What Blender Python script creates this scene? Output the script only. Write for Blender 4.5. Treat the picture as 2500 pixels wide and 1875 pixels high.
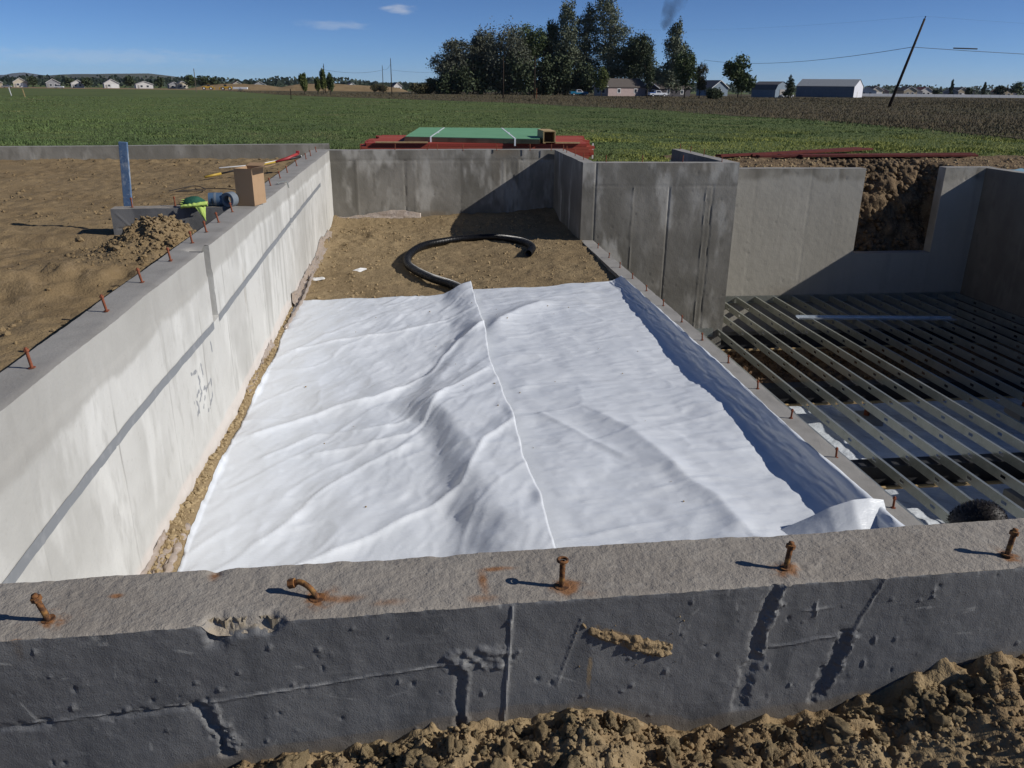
import bpy, bmesh, math, random
import numpy as np
from mathutils import Vector, Matrix

for o in list(bpy.data.objects): bpy.data.objects.remove(o)
S = bpy.context.scene
C = S.collection
R = math.radians

# ------------------------------------------------------------------ camera
YAW, PITCH, ROLL, HC = R(6.9), R(20.5), 0.011, 1.25
fw = Vector((math.sin(YAW)*math.cos(PITCH), math.cos(YAW)*math.cos(PITCH), -math.sin(PITCH)))
rt = Vector((math.cos(YAW), -math.sin(YAW), 0)); up = rt.cross(fw)
ex = math.cos(ROLL)*rt + math.sin(ROLL)*up
ey = -math.sin(ROLL)*rt + math.cos(ROLL)*up
cam = bpy.data.cameras.new('camera'); co = bpy.data.objects.new('camera', cam); C.objects.link(co)
co.matrix_world = Matrix(((ex.x, ey.x, -fw.x, 0), (ex.y, ey.y, -fw.y, 0), (ex.z, ey.z, -fw.z, HC), (0, 0, 0, 1)))
cam.sensor_fit = 'HORIZONTAL'; cam.sensor_width = 36.0; cam.lens = 28.04
cam.clip_start = 0.05; cam.clip_end = 80000
S.camera = co

# ------------------------------------------------------------------ light
LD = Vector((-1.57, 0.46, -1.0)).normalized()          # direction the sunlight travels
sun_el = math.asin(-LD.z)
sun = bpy.data.lights.new('sun', 'SUN'); sun.energy = 4.2; sun.angle = R(0.53); sun.color = (1.0, 0.96, 0.90)
so = bpy.data.objects.new('sun', sun); C.objects.link(so); so.location = (30, -9, 25)
so.rotation_euler = LD.to_track_quat('-Z', 'Y').to_euler()
W = bpy.data.worlds.new('World'); S.world = W; W.use_nodes = True
nt = W.node_tree; nt.nodes.clear()
wo = nt.nodes.new('ShaderNodeOutputWorld'); bg = nt.nodes.new('ShaderNodeBackground')
sky = nt.nodes.new('ShaderNodeTexSky'); sky.sky_type = 'NISHITA'; sky.sun_disc = False
sky.sun_elevation = sun_el; sky.sun_rotation = math.atan2(-LD.x, -LD.y)
sky.altitude = 3000; sky.air_density = 0.65; sky.dust_density = 0.05; sky.ozone_density = 8.0
bg.inputs['Strength'].default_value = 0.086
# thin cirrus wisps over the whole sky, drawn in sky direction
tc = nt.nodes.new('ShaderNodeTexCoord')
def wnode(t, **k):
    n = nt.nodes.new(t)
    for a, b in k.items(): setattr(n, a, b)
    return n
def wmap(scale, loc=(0, 0, 0), rot=(0, 0, 0)):
    m = wnode('ShaderNodeMapping'); m.inputs['Scale'].default_value = scale; m.inputs['Location'].default_value = loc
    m.inputs['Rotation'].default_value = rot; nt.links.new(tc.outputs['Generated'], m.inputs['Vector']); return m.outputs[0]
nz = wnode('ShaderNodeTexNoise'); nz.inputs['Scale'].default_value = 1.0; nz.inputs['Detail'].default_value = 4
nt.links.new(wmap((60, 60, 260)), nz.inputs['Vector'])
def wisp(direction, size, strength, seed):
    d = Vector(direction).normalized()
    az = math.atan2(d.x, d.y)
    m1 = wnode('ShaderNodeMapping'); m1.vector_type = 'POINT'
    m1.inputs['Rotation'].default_value = (0, 0, az); nt.links.new(tc.outputs['Generated'], m1.inputs['Vector'])
    m2 = wnode('ShaderNodeMapping'); el = d.z
    m2.inputs['Location'].default_value = (0, 0, -el/size[1]); m2.inputs['Scale'].default_value = (1/size[0], 0, 1/size[1])
    nt.links.new(m1.outputs[0], m2.inputs['Vector'])
    ln = wnode('ShaderNodeVectorMath', operation='LENGTH'); nt.links.new(m2.outputs[0], ln.inputs[0])
    ad = wnode('ShaderNodeMath', operation='MULTIPLY_ADD'); nt.links.new(nz.outputs[0], ad.inputs[0]); ad.inputs[1].default_value = 1.6
    ad.inputs[2].default_value = -0.8
    s2 = wnode('ShaderNodeMath', operation='ADD'); nt.links.new(ln.outputs['Value'], s2.inputs[0]); nt.links.new(ad.outputs[0], s2.inputs[1])
    mr = wnode('ShaderNodeMapRange'); mr.interpolation_type = 'SMOOTHSTEP'
    nt.links.new(s2.outputs[0], mr.inputs[0]); mr.inputs[1].default_value = 1.0; mr.inputs[2].default_value = 0.1
    mr.inputs[3].default_value = 0.0; mr.inputs[4].default_value = strength
    # only the half of the sky in that direction
    dt = wnode('ShaderNodeVectorMath', operation='DOT_PRODUCT'); nt.links.new(tc.outputs['Generated'], dt.inputs[0]); dt.inputs[1].default_value = d
    gt = wnode('ShaderNodeMath', operation='GREATER_THAN'); nt.links.new(dt.outputs['Value'], gt.inputs[0]); gt.inputs[1].default_value = 0.5
    mu = wnode('ShaderNodeMath', operation='MULTIPLY'); nt.links.new(mr.outputs[0], mu.inputs[0]); nt.links.new(gt.outputs[0], mu.inputs[1])
    return mu.outputs[0]
acc = None
for d, sz, st, sd in [((-0.0133, 1, 0.0800), (0.022, 0.006), 0.40, 3.1), ((-0.085, 1, 0.062), (0.045, 0.006), 0.22, 7.7),
                      ((-0.34, 1, 0.026), (0.16, 0.010), 0.16, 1.9), ((-0.05, 1, 0.105), (0.16, 0.008), 0.06, 5.2),
                      ((1.2, 0.6, 0.12), (0.2, 0.012), 0.2, 9.2), ((-1.2, 0.4, 0.16), (0.2, 0.014), 0.2, 4.4), ((0.2, -1, 0.2), (0.2, 0.016), 0.2, 8.1)]:
    w = wisp(d, sz, st, sd)
    if acc is None: acc = w
    else:
        a = wnode('ShaderNodeMath', operation='ADD'); nt.links.new(acc, a.inputs[0]); nt.links.new(w, a.inputs[1]); acc = a.outputs[0]
mx = wnode('ShaderNodeMix', data_type='RGBA'); nt.links.new(acc, mx.inputs[0])
nt.links.new(sky.outputs[0], mx.inputs[6]); mx.inputs[7].default_value = (7.5, 7.7, 8.0, 1)
nt.links.new(mx.outputs[2], bg.inputs['Color']); nt.links.new(bg.outputs[0], wo.inputs[0])

S.view_settings.view_transform = 'Standard'; S.view_settings.look = 'None'
S.view_settings.exposure = 0.0; S.view_settings.gamma = 1.0; S.view_settings.use_curve_mapping = False
S.render.engine = 'CYCLES'
S.cycles.max_bounces = 5; S.cycles.diffuse_bounces = 2; S.cycles.glossy_bounces = 2
W.cycles.sampling_method = 'MANUAL'; W.cycles.sample_map_resolution = 256
S.cycles.transparent_max_bounces = 6; S.cycles.volume_bounces = 0

# ------------------------------------------------------------------ helpers
random.seed(7); rng = np.random.default_rng(7)
def _h(ix, iy, iz, seed):
    n = (ix.astype(np.int64)*374761393 + iy.astype(np.int64)*668265263 + iz.astype(np.int64)*2147483647 + seed*1274126177) & 0xffffffff
    n = ((n ^ (n >> 13)) * 1274126177) & 0xffffffff
    n = ((n ^ (n >> 16)) * 2246822519) & 0xffffffff
    return ((n ^ (n >> 15)) & 0xffffff) / float(0xffffff)
def vn(x, y, z=None, seed=0):
    x = np.asarray(x, float); y = np.asarray(y, float)
    z = np.zeros_like(x) if z is None else np.asarray(z, float)
    x, y, z = np.broadcast_arrays(x, y, z)
    x0, y0, z0 = np.floor(x), np.floor(y), np.floor(z)
    fx, fy, fz = x-x0, y-y0, z-z0
    fx, fy, fz = [f*f*f*(f*(f*6-15)+10) for f in (fx, fy, fz)]
    r = 0
    for dx in (0, 1):
        for dy in (0, 1):
            for dz in (0, 1):
                w = (fx if dx else 1-fx)*(fy if dy else 1-fy)*(fz if dz else 1-fz)
                r = r + w*_h(x0+dx, y0+dy, z0+dz, seed)
    return r*2-1
def fbm(x, y, z=None, f=1.0, o=4, seed=0, g=0.5, l=2.03):
    a, t, r = 1.0, 0, 0
    for i in range(o):
        r = r + a*vn(np.asarray(x)*f, np.asarray(y)*f, None if z is None else np.asarray(z)*f, seed+i*17); t += a
        a *= g; f *= l
    return r/t
def sstep(a, b, x):
    t = np.clip((np.asarray(x, float)-a)/(b-a), 0, 1); return t*t*(3-2*t)

def mesh_np(name, V, F, mats, parent=None, smooth=True, mi=None, attrs=None):
    """V (n,3), F (m,3|4) index arrays -> ONE mesh object"""
    V = np.asarray(V, np.float32); F = np.asarray(F, np.int32)
    me = bpy.data.meshes.new(name); k = F.shape[1]
    me.vertices.add(len(V)); me.vertices.foreach_set('co', V.ravel())
    me.loops.add(F.size); me.loops.foreach_set('vertex_index', F.ravel())
    me.polygons.add(len(F)); me.polygons.foreach_set('loop_start', np.arange(0, F.size, k, dtype=np.int32))
    me.polygons.foreach_set('loop_total', np.full(len(F), k, np.int32))
    for m in (mats if isinstance(mats, (list, tuple)) else [mats]): me.materials.append(m)
    if mi is not None: me.polygons.foreach_set('material_index', np.asarray(mi, np.int32))
    me.polygons.foreach_set('use_smooth', np.full(len(F), bool(smooth)))
    for an, av in (attrs or {}).items():
        a = me.attributes.new(an, 'FLOAT', 'POINT'); a.data.foreach_set('value', np.asarray(av, np.float32).ravel())
    me.update(calc_edges=True); me.validate()
    o = bpy.data.objects.new(name, me); C.objects.link(o)
    if parent is not None: o.parent = parent
    return o
def gridF(n, m, off=0):
    i = np.arange(n-1)[:, None]*m + np.arange(m-1)[None, :]
    return (np.stack([i, i+m, i+m+1, i+1], -1).reshape(-1, 4))+off
def grid(name, X, Y, Z, mats, parent=None, attrs=None, flip=False, smooth=True):
    n, m = X.shape; F = gridF(n, m)
    if flip: F = F[:, ::-1]
    return mesh_np(name, np.stack([X, Y, Z], -1).reshape(-1, 3), F, mats, parent, smooth, None, attrs)

class MB:
    """collects boxes, tubes and faces for one part"""
    def __init__(s): s.v = []; s.f = []
    def add(s, v, f):
        k = len(s.v); s.v += [tuple(p) for p in v]; s.f += [tuple(i+k for i in q) for q in f]; return s
    def box(s, c, d, rz=0, M=None):
        x, y, z = d[0]/2, d[1]/2, d[2]/2
        p = [Vector((a*x, b*y, e*z)) for a in (-1, 1) for b in (-1, 1) for e in (-1, 1)]
        m = M if M is not None else Matrix.Rotation(rz, 3, 'Z')
        return s.add([m @ q + Vector(c) for q in p], [(0, 1, 3, 2), (4, 6, 7, 5), (0, 4, 5, 1), (2, 3, 7, 6), (0, 2, 6, 4), (1, 5, 7, 3)])
    def bb(s, a, b): return s.box([(a[i]+b[i])/2 for i in range(3)], [abs(b[i]-a[i]) for i in range(3)])
    def tube(s, pts, r, n=8, cap=True):
        pts = [Vector(p) for p in pts]; rs = r if isinstance(r, (list, tuple)) else [r]*len(pts)
        V = []; prev = None
        for i, p in enumerate(pts):
            d = (pts[min(i+1, len(pts)-1)]-pts[max(i-1, 0)]).normalized()
            if prev is None:
                a = d.orthogonal().normalized()
            else:
                a = (prev - d*prev.dot(d)); a = a.normalized() if a.length > 1e-6 else d.orthogonal().normalized()
            prev = a; b = d.cross(a)
            V += [p + (a*math.cos(2*math.pi*k/n)+b*math.sin(2*math.pi*k/n))*rs[i] for k in range(n)]
        F = [(i*n+k, i*n+(k+1) % n, (i+1)*n+(k+1) % n, (i+1)*n+k) for i in range(len(pts)-1) for k in range(n)]
        if cap: F += [tuple(range(n))[::-1], tuple((len(pts)-1)*n+k for k in range(n))]
        return s.add(V, F)
    def prism(s, poly, h, z=0):
        n = len(poly); V = [(p[0], p[1], z) for p in poly]+[(p[0], p[1], z+h) for p in poly]
        return s.add(V, [tuple(range(n))[::-1], tuple(range(n, 2*n))]+[(i, (i+1) % n, n+(i+1) % n, n+i) for i in range(n)])
    def build(s, name, mat, parent=None, smooth=False, bevel=0, loc=None):
        me = bpy.data.meshes.new(name); me.from_pydata(s.v, [], s.f); me.materials.append(mat)
        if smooth: me.polygons.foreach_set('use_smooth', [True]*len(me.polygons))
        me.update()
        o = bpy.data.objects.new(name, me); C.objects.link(o)
        if parent is not None: o.parent = parent
        if loc is not None: o.location = loc
        if bevel:
            b = o.modifiers.new('bevel', 'BEVEL'); b.width = bevel; b.segments = 2; b.limit_method = 'ANGLE'
        return o
def thing(name, label, cat, loc=(0, 0, 0), rz=0, group=None):
    o = bpy.data.objects.new(name, None); C.objects.link(o); o.location = loc; o.rotation_euler = (0, 0, rz)
    o.empty_display_size = 0.2
    return tag(o, label, cat, group)
def tag(o, label, cat, group=None):
    o['label'] = label; o['category'] = cat
    if group: o['group'] = group
    return o
def struct(o, kind='structure'): o['kind'] = kind; return o
def copy_tree(o, parent=None):
    c = o.copy(); C.objects.link(c); c.parent = parent
    for ch in o.children: copy_tree(ch, c)
    return c
ORD = ['first', 'second', 'third', 'fourth', 'fifth', 'sixth', 'seventh', 'eighth', 'ninth', 'tenth', 'eleventh', 'twelfth', 'thirteenth',
       'fourteenth', 'fifteenth', 'sixteenth', 'seventeenth', 'eighteenth', 'nineteenth', 'twentieth', 'twenty-first', 'twenty-second']

# ------------------------------------------------------------------ materials
def mat(name, col, rough=0.85, spec=0.3, metal=0.0, layers=(), bump=(), alpha=None):
    """layers: (source, colour, lo, hi, amount); source = ('n', scale|vec, detail, seed) noise or ('a', name) attribute;
       bump: (source, strength, distance)"""
    m = bpy.data.materials.new(name); m.use_nodes = True; t = m.node_tree; N = t.nodes; Lk = t.links
    b = N['Principled BSDF']; b.inputs['Roughness'].default_value = rough; b.inputs['Specular IOR Level'].default_value = spec
    b.inputs['Metallic'].default_value = metal
    tcn = N.new('ShaderNodeTexCoord')
    def src(s):
        if s[0] == 'a':
            a = N.new('ShaderNodeAttribute'); a.attribute_name = s[1]; return a.outputs['Fac']
        if s[0] == 'r':
            return N.new('ShaderNodeObjectInfo').outputs['Random']
        mp = N.new('ShaderNodeMapping'); sc = s[1] if isinstance(s[1], tuple) else (s[1],)*3
        mp.inputs['Scale'].default_value = sc; mp.inputs['Location'].default_value = (s[3]*3.7, s[3]*1.3, s[3]*2.1)
        Lk.new(tcn.outputs['Object'], mp.inputs['Vector'])
        if s[0] == 'v':
            n = N.new('ShaderNodeTexVoronoi'); n.inputs['Scale'].default_value = 1.0; Lk.new(mp.outputs[0], n.inputs['Vector']); return n.outputs['Distance']
        n = N.new('ShaderNodeTexNoise'); n.inputs['Scale'].default_value = 1.0; n.inputs['Detail'].default_value = min(s[2], 3.5)
        n.inputs['Roughness'].default_value = 0.6
        Lk.new(mp.outputs[0], n.inputs['Vector']); return n.outputs['Fac']
    cur = None
    for s, c2, lo, hi, am in layers:
        mr = N.new('ShaderNodeMapRange'); mr.interpolation_type = 'SMOOTHSTEP'; Lk.new(src(s), mr.inputs[0])
        mr.inputs[1].default_value = lo; mr.inputs[2].default_value = hi; mr.inputs[3].default_value = 0; mr.inputs[4].default_value = am
        x = N.new('ShaderNodeMix'); x.data_type = 'RGBA'; Lk.new(mr.outputs[0], x.inputs[0])
        if cur is None: x.inputs[6].default_value = (*col, 1)
        else: Lk.new(cur, x.inputs[6])
        x.inputs[7].default_value = (*c2, 1); cur = x.outputs[2]
    if cur is None: b.inputs['Base Color'].default_value = (*col, 1)
    else: Lk.new(cur, b.inputs['Base Color'])
    nrm = None
    for s, st, di in bump:
        bn = N.new('ShaderNodeBump'); bn.inputs['Strength'].default_value = st; bn.inputs['Distance'].default_value = di
        Lk.new(src(s), bn.inputs['Height'])
        if nrm is not None: Lk.new(nrm, bn.inputs['Normal'])
        nrm = bn.outputs[0]
    if nrm is not None: Lk.new(nrm, b.inputs['Normal'])
    if alpha is not None: b.inputs['Alpha'].default_value = alpha
    return m
n_ = lambda sc, det=4, seed=0: ('n', sc, det, seed)
a_ = lambda nm: ('a', nm)
DIRT = (0.245, 0.178, 0.098)
M = {}
M['dirt'] = mat('dirt', DIRT, 0.95, 0.1, layers=[(n_(1.3, 5, 1), (0.195, 0.138, 0.074), .42, .62, .7), (n_(9, 5, 2), (0.28, 0.205, 0.12), .52, .7, .6), (n_(60, 3, 3), (0.10, 0.066, 0.036), .56, .7, .5), (a_('pale'), (0.33, 0.26, 0.18), .2, .9, .7)],
                bump=[(n_(45, 5, 4), .6, .02), (n_(160, 3, 5), .4, .006)])
M['room_dirt'] = mat('room_dirt', (0.285, 0.212, 0.12), 0.95, 0.1, layers=[(n_(1.1, 5, 1), (0.22, 0.16, 0.088), .42, .62, .7), (n_(8, 5, 2), (0.25, 0.18, 0.105), .52, .7, .6), (n_(45, 3, 3), (0.10, 0.066, 0.036), .56, .7, .6)],
                bump=[(n_(30, 5, 4), .7, .03), (n_(120, 3, 5), .4, .008)])
M['clod'] = mat('clod', (0.40, 0.305, 0.175), 0.95, 0.1, layers=[(n_(7, 4, 2), (0.30, 0.22, 0.12), .45, .65, .7), (n_(40, 4, 5), (0.46, 0.365, 0.23), .55, .72, .55), (('r',), (0.30, 0.215, 0.12), .3, 1.0, .5)],
                bump=[(n_(38, 6, 3), .8, .02), (n_(150, 3, 8), .5, .005)])
M['heap_dirt'] = mat('heap_dirt', (0.30, 0.222, 0.125), 0.95, 0.1, layers=[(n_(3, 4, 1), (0.22, 0.152, 0.083), .42, .62, .8), (n_(30, 4, 2), (0.38, 0.295, 0.18), .54, .7, .6), (n_(120, 3, 3), (0.19, 0.132, 0.075), .58, .7, .5), (a_('pale'), (0.42, 0.34, 0.23), .2, .9, .6)], bump=[(n_(60, 4, 4), .8, .012), (n_(200, 3, 5), .6, .004)])
M['bank'] = mat('bank', (0.20, 0.142, 0.085), 0.95, 0.1, layers=[(n_(5, 5, 1), (0.11, 0.076, 0.046), .42, .6, .8), (n_(22, 4, 2), (0.30, 0.23, 0.14), .56, .7, .7)], bump=[(n_(20, 5, 4), .8, .05)])
M['concrete_top'] = mat('concrete_top', (0.295, 0.265, 0.226), 0.9, 0.25, layers=[(n_(2.2, 5, 1), (0.235, 0.208, 0.176), .4, .65, .7), (n_(26, 4, 2), (0.355, 0.325, 0.28), .52, .7, .5), (n_(140, 2, 3), (0.16, 0.145, 0.125), .62, .74, .6), (a_('rust'), (0.25, 0.108, 0.035), .08, .7, .85), (a_('raw'), (0.36, 0.30, 0.22), .3, .7, .8)],
                        bump=[(n_(70, 5, 4), .75, .007), (n_(230, 2, 6), .5, .003)])
M['coating'] = mat('coating', (0.132, 0.133, 0.136), 0.58, 0.32, layers=[(n_(1.6, 4, 1), (0.18, 0.179, 0.176), .42, .66, .85), (n_((7, 7, 2.2), 4, 7), (0.094, 0.096, 0.10), .48, .66, .75), (n_((3, 3, 40), 4, 14), (0.175, 0.175, 0.175), .55, .72, .5), (n_(60, 3, 2), (0.20, 0.198, 0.192), .60, .72, .55), (n_(260, 2, 12), (0.20, 0.195, 0.185), .66, .73, .7), (n_(190, 2, 18), (0.035, 0.035, 0.036), .64, .70, .7), (a_('raw'), (0.27, 0.225, 0.16), .25, .75, .95), (a_('soil'), (0.24, 0.18, 0.11), .2, .8, .9), (a_('rust'), (0.14, 0.09, 0.045), .2, .9, .5), (a_('scuff'), (0.30, 0.295, 0.28), .2, .8, .75)],
                   bump=[(n_((20, 20, 7), 4, 3), .22, .008), (n_(260, 2, 12), .45, .003), (n_(90, 3, 5), .2, .003)])
def concrete(name, c, dark, pale, streak=(3.2, 3.2, 1.1), extra=()):
    return mat(name, c, 0.9, 0.2, layers=[(n_(.9, 5, 2), dark, .42, .66, .65), (n_(streak, 4, 5), pale, .5, .7, .6), (n_((7, 7, 2.6), 4, 9), dark, .54, .70, .5), (n_(34, 4, 4), dark, .6, .75, .4), (a_('tone'), dark, 0.0, 1.0, .8), (a_('light'), pale, 0.0, 1.0, .8), (a_('stain'), (0.20, 0.14, 0.075), .1, 1.0, .5)]+list(extra), bump=[(n_(40, 5, 3), .3, .008), (n_(9, 3, 8), .25, .02)])
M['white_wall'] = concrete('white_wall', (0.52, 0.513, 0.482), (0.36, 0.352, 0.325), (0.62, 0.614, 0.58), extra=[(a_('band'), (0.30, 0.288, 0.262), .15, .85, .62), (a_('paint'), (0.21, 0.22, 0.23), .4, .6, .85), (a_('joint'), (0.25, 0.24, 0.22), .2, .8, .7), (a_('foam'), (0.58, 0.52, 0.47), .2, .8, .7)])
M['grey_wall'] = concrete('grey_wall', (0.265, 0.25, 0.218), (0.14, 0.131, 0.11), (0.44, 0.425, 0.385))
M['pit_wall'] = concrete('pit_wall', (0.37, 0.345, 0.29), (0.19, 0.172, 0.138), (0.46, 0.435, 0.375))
M['shade_toned_wall'] = concrete('shade_toned_wall', (0.19, 0.172, 0.145), (0.13, 0.117, 0.097), (0.23, 0.21, 0.18))  # darker concrete: the shade on the pit's right wall is put into the colour
M['ledge'] = mat('ledge', (0.32, 0.305, 0.28), 0.9, 0.2, layers=[(n_(3, 5, 2), (0.25, 0.237, 0.215), .42, .66, .7), (n_(40, 3, 4), (0.25, 0.23, 0.2), .6, .75, .5)], bump=[(n_(60, 5, 3), .4, .006)])
M['rust'] = mat('rust', (0.22, 0.098, 0.036), 0.8, 0.3, metal=.15, layers=[(n_(70, 4, 1), (0.075, 0.038, 0.022), .44, .58, .9), (n_(30, 3, 5), (0.38, 0.20, 0.06), .55, .7, .7)], bump=[(n_(220, 3, 2), .5, .002)])
M['rust_red'] = mat('rust_red', (0.27, 0.085, 0.042), 0.8, 0.3, metal=.1, layers=[(n_(50, 4, 1), (0.16, 0.055, 0.03), .42, .62, .8)])
M['sheet'] = mat('sheet', (0.73, 0.757, 0.785), 0.33, 0.45, layers=[(n_(1.2, 4, 2), (0.69, 0.725, 0.765), .4, .7, .6), (a_('dirty'), (0.42, 0.38, 0.32), .3, .9, .6)], bump=[(n_((7, 20, 7), 4, 3), .16, .02), (n_((22, 60, 22), 3, 6), .2, .008)])
M['pipe'] = mat('pipe', (0.012, 0.012, 0.013), 0.38, 0.5, layers=[(n_(6, 3, 2), (0.035, 0.032, 0.028), .5, .75, .6)])
M['zinc_bright'] = mat('zinc_bright', (0.70, 0.75, 0.78), 0.26, 0.5, metal=.55, layers=[(n_(6, 3, 1), (0.50, 0.55, 0.58), .4, .65, .7)])
M['zinc'] = mat('zinc', (0.43, 0.445, 0.40), 0.3, 0.5, metal=.6, layers=[(n_(3, 4, 1), (0.32, 0.335, 0.29), .4, .65, .7), (n_(26, 3, 4), (0.50, 0.52, 0.49), .52, .68, .6)], bump=[(n_(30, 3, 2), .06, .004)])
M['beam'] = mat('beam', (0.028, 0.029, 0.032), 0.6, 0.4, layers=[(n_(5, 4, 2), (0.05, 0.045, 0.04), .5, .7, .6)])
M['crawl_plastic'] = mat('crawl_plastic', (0.72, 0.76, 0.80), 0.22, 0.5, layers=[(n_(2, 4, 2), (0.60, 0.65, 0.69), .42, .66, .7)], bump=[(n_(7, 5, 3), .5, .05)])
M['crawl_dirt'] = mat('crawl_dirt', (0.21, 0.135, 0.078), 0.95, 0.1, layers=[(n_(8, 5, 2), (0.13, 0.08, 0.05), .42, .62, .8), (n_(45, 4, 4), (0.33, 0.25, 0.16), .56, .7, .7)], bump=[(n_(26, 5, 3), .8, .04)])
M['wood'] = mat('wood', (0.46, 0.33, 0.17), 0.8, 0.2, layers=[(n_((30, 3, 30), 4, 2), (0.36, 0.25, 0.12), .45, .65, .7)])
M['old_wood'] = mat('old_wood', (0.19, 0.155, 0.115), 0.9, 0.15, layers=[(n_((26, 26, 3), 4, 2), (0.12, 0.10, 0.08), .45, .65, .7)])
M['cardboard'] = mat('cardboard', (0.37, 0.245, 0.145), 0.85, 0.15, layers=[(n_(6, 3, 2), (0.33, 0.215, 0.125), .45, .65, .6)])
M['blue_paint'] = mat('blue_paint', (0.10, 0.165, 0.275), 0.75, 0.2, layers=[(n_((9, 9, 4), 5, 2), (0.38, 0.41, 0.44), .50, .64, .85), (n_(60, 4, 6), (0.40, 0.42, 0.44), .62, .7, .8), (n_(24, 4, 9), (0.04, 0.08, 0.17), .5, .7, .5)], bump=[(n_(40, 4, 3), .3, .003)])
M['neon'] = mat('neon', (0.55, 0.72, 0.17), 0.7, 0.2, bump=[(n_(40, 3, 2), .3, .005)])
M['green_cloth'] = mat('green_cloth', (0.03, 0.11, 0.07), 0.8, 0.2, layers=[(n_(12, 4, 2), (0.02, 0.075, 0.05), .45, .65, .7)], bump=[(n_(18, 4, 3), .5, .02)])
M['blue_plastic'] = mat('blue_plastic', (0.075, 0.13, 0.21), 0.45, 0.4)
M['grey_plastic'] = mat('grey_plastic', (0.17, 0.2, 0.23), 0.5, 0.4)
M['yellow'] = mat('yellow', (0.46, 0.31, 0.05), 0.5, 0.4)
M['black'] = mat('black', (0.018, 0.018, 0.02), 0.5, 0.4)
M['red'] = mat('red', (0.33, 0.04, 0.04), 0.5, 0.4, layers=[(n_(9, 3, 1), (0.35, 0.03, 0.03), .45, .65, .6)])
M['film'] = mat('film', (0.36, 0.30, 0.25), 0.3, 0.5, layers=[(n_(7, 4, 2), (0.35, 0.28, 0.22), .42, .62, .8), (n_(25, 3, 5), (0.52, 0.45, 0.41), .55, .7, .6)], bump=[(n_((24, 8, 24), 4, 3), .6, .02)])
M['paper'] = mat('paper', (0.80, 0.79, 0.76), 0.7, 0.2)
M['lumber_red'] = mat('lumber_red', (0.36, 0.062, 0.042), 0.75, 0.2, layers=[(n_((2, 20, 30), 3, 1), (0.26, 0.042, 0.032), .42, .64, .7), (('r',), (0.42, 0.12, 0.07), .2, 1.0, .6)])
M['lumber_dark'] = mat('lumber_dark', (0.13, 0.032, 0.026), 0.85, 0.15, layers=[(n_(6, 3, 1), (0.08, 0.024, 0.02), .42, .64, .7)])
M['lumber_edge'] = mat('lumber_edge', (0.38, 0.14, 0.07), 0.8, 0.2)
M['green_board'] = mat('green_board', (0.17, 0.37, 0.20), 0.7, 0.25, layers=[(n_(2, 4, 2), (0.145, 0.33, 0.175), .42, .65, .7), (n_((4, 40, 10), 4, 5), (0.03, 0.10, 0.06), .68, .74, .8)])
M['strap'] = mat('strap', (0.75, 0.77, 0.8), 0.5, 0.3)
M['board_edge'] = mat('board_edge', (0.30, 0.25, 0.14), 0.85, 0.15, layers=[(n_((3, 3, 60), 3, 2), (0.16, 0.13, 0.075), .45, .6, .8)])
M['box_inside'] = mat('box_inside', (0.13, 0.075, 0.045), 0.9, 0.1)
M['grass_ground'] = mat('grass_ground', (0.108, 0.138, 0.048), 0.95, 0.1, layers=[(n_(.06, 5, 1), (0.075, 0.097, 0.036), .42, .62, .7), (n_(.35, 5, 2), (0.15, 0.165, 0.055), .5, .68, .7), (n_(2.5, 4, 3), (0.06, 0.08, 0.03), .5, .68, .6), (a_('dry'), (0.16, 0.115, 0.06), .2, .9, .8)], bump=[(n_(3, 5, 4), .6, .1)])
M['grass'] = mat('grass', (0.118, 0.168, 0.056), 0.8, 0.25, layers=[(n_(.09, 4, 1), (0.085, 0.13, 0.048), .42, .62, .7), (n_(.5, 4, 2), (0.150, 0.175, 0.058), .50, .68, .7), (n_(1.8, 3, 4), (0.055, 0.085, 0.034), .5, .66, .6), (a_('lush'), (0.28, 0.29, 0.065), .15, .9, .85), (a_('dry'), (0.22, 0.18, 0.09), .3, 1.0, .8)])
M['weed_ground'] = mat('weed_ground', (0.095, 0.076, 0.045), 0.95, 0.1, layers=[(n_(.05, 4, 1), (0.085, 0.078, 0.045), .45, .65, .8), (n_(.5, 4, 2), (0.065, 0.062, 0.038), .5, .68, .7)], bump=[(n_(2, 5, 4), .6, .15)])
M['weed'] = mat('weed', (0.135, 0.106, 0.062), 0.9, 0.15, layers=[(n_(.06, 4, 1), (0.125, 0.105, 0.06), .45, .65, .8), (n_(.35, 4, 2), (0.085, 0.088, 0.045), .48, .68, .8), (n_(3, 3, 5), (0.18, 0.145, 0.095), .55, .7, .6)])
M['tan_earth'] = mat('tan_earth', (0.26, 0.185, 0.10), 0.95, 0.1, layers=[(n_(.15, 5, 1), (0.20, 0.14, 0.075), .42, .65, .8)], bump=[(n_(.6, 5, 3), .6, .4)])
M['straw'] = mat('straw', (0.36, 0.27, 0.14), 0.8, 0.2)
M['bark'] = mat('bark', (0.10, 0.082, 0.062), 0.9, 0.15, layers=[(n_((4, 4, 1), 4, 2), (0.055, 0.045, 0.035), .45, .65, .8)])
M['pale_bark'] = mat('pale_bark', (0.33, 0.31, 0.27), 0.9, 0.15, layers=[(n_((4, 4, 1), 4, 2), (0.17, 0.15, 0.12), .45, .65, .8)])
def leaf(name, c, d, e):
    return mat(name, c, 0.7, 0.25, layers=[(n_(.5, 3, 1), d, .42, .62, .8), (n_(2.2, 3, 4), e, .52, .68, .7)])
M['leaf_dark'] = leaf('leaf_dark', (0.060, 0.078, 0.036), (0.036, 0.052, 0.024), (0.09, 0.11, 0.05))
M['leaf_grey'] = leaf('leaf_grey', (0.115, 0.122, 0.085), (0.07, 0.08, 0.052), (0.17, 0.175, 0.13))
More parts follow.
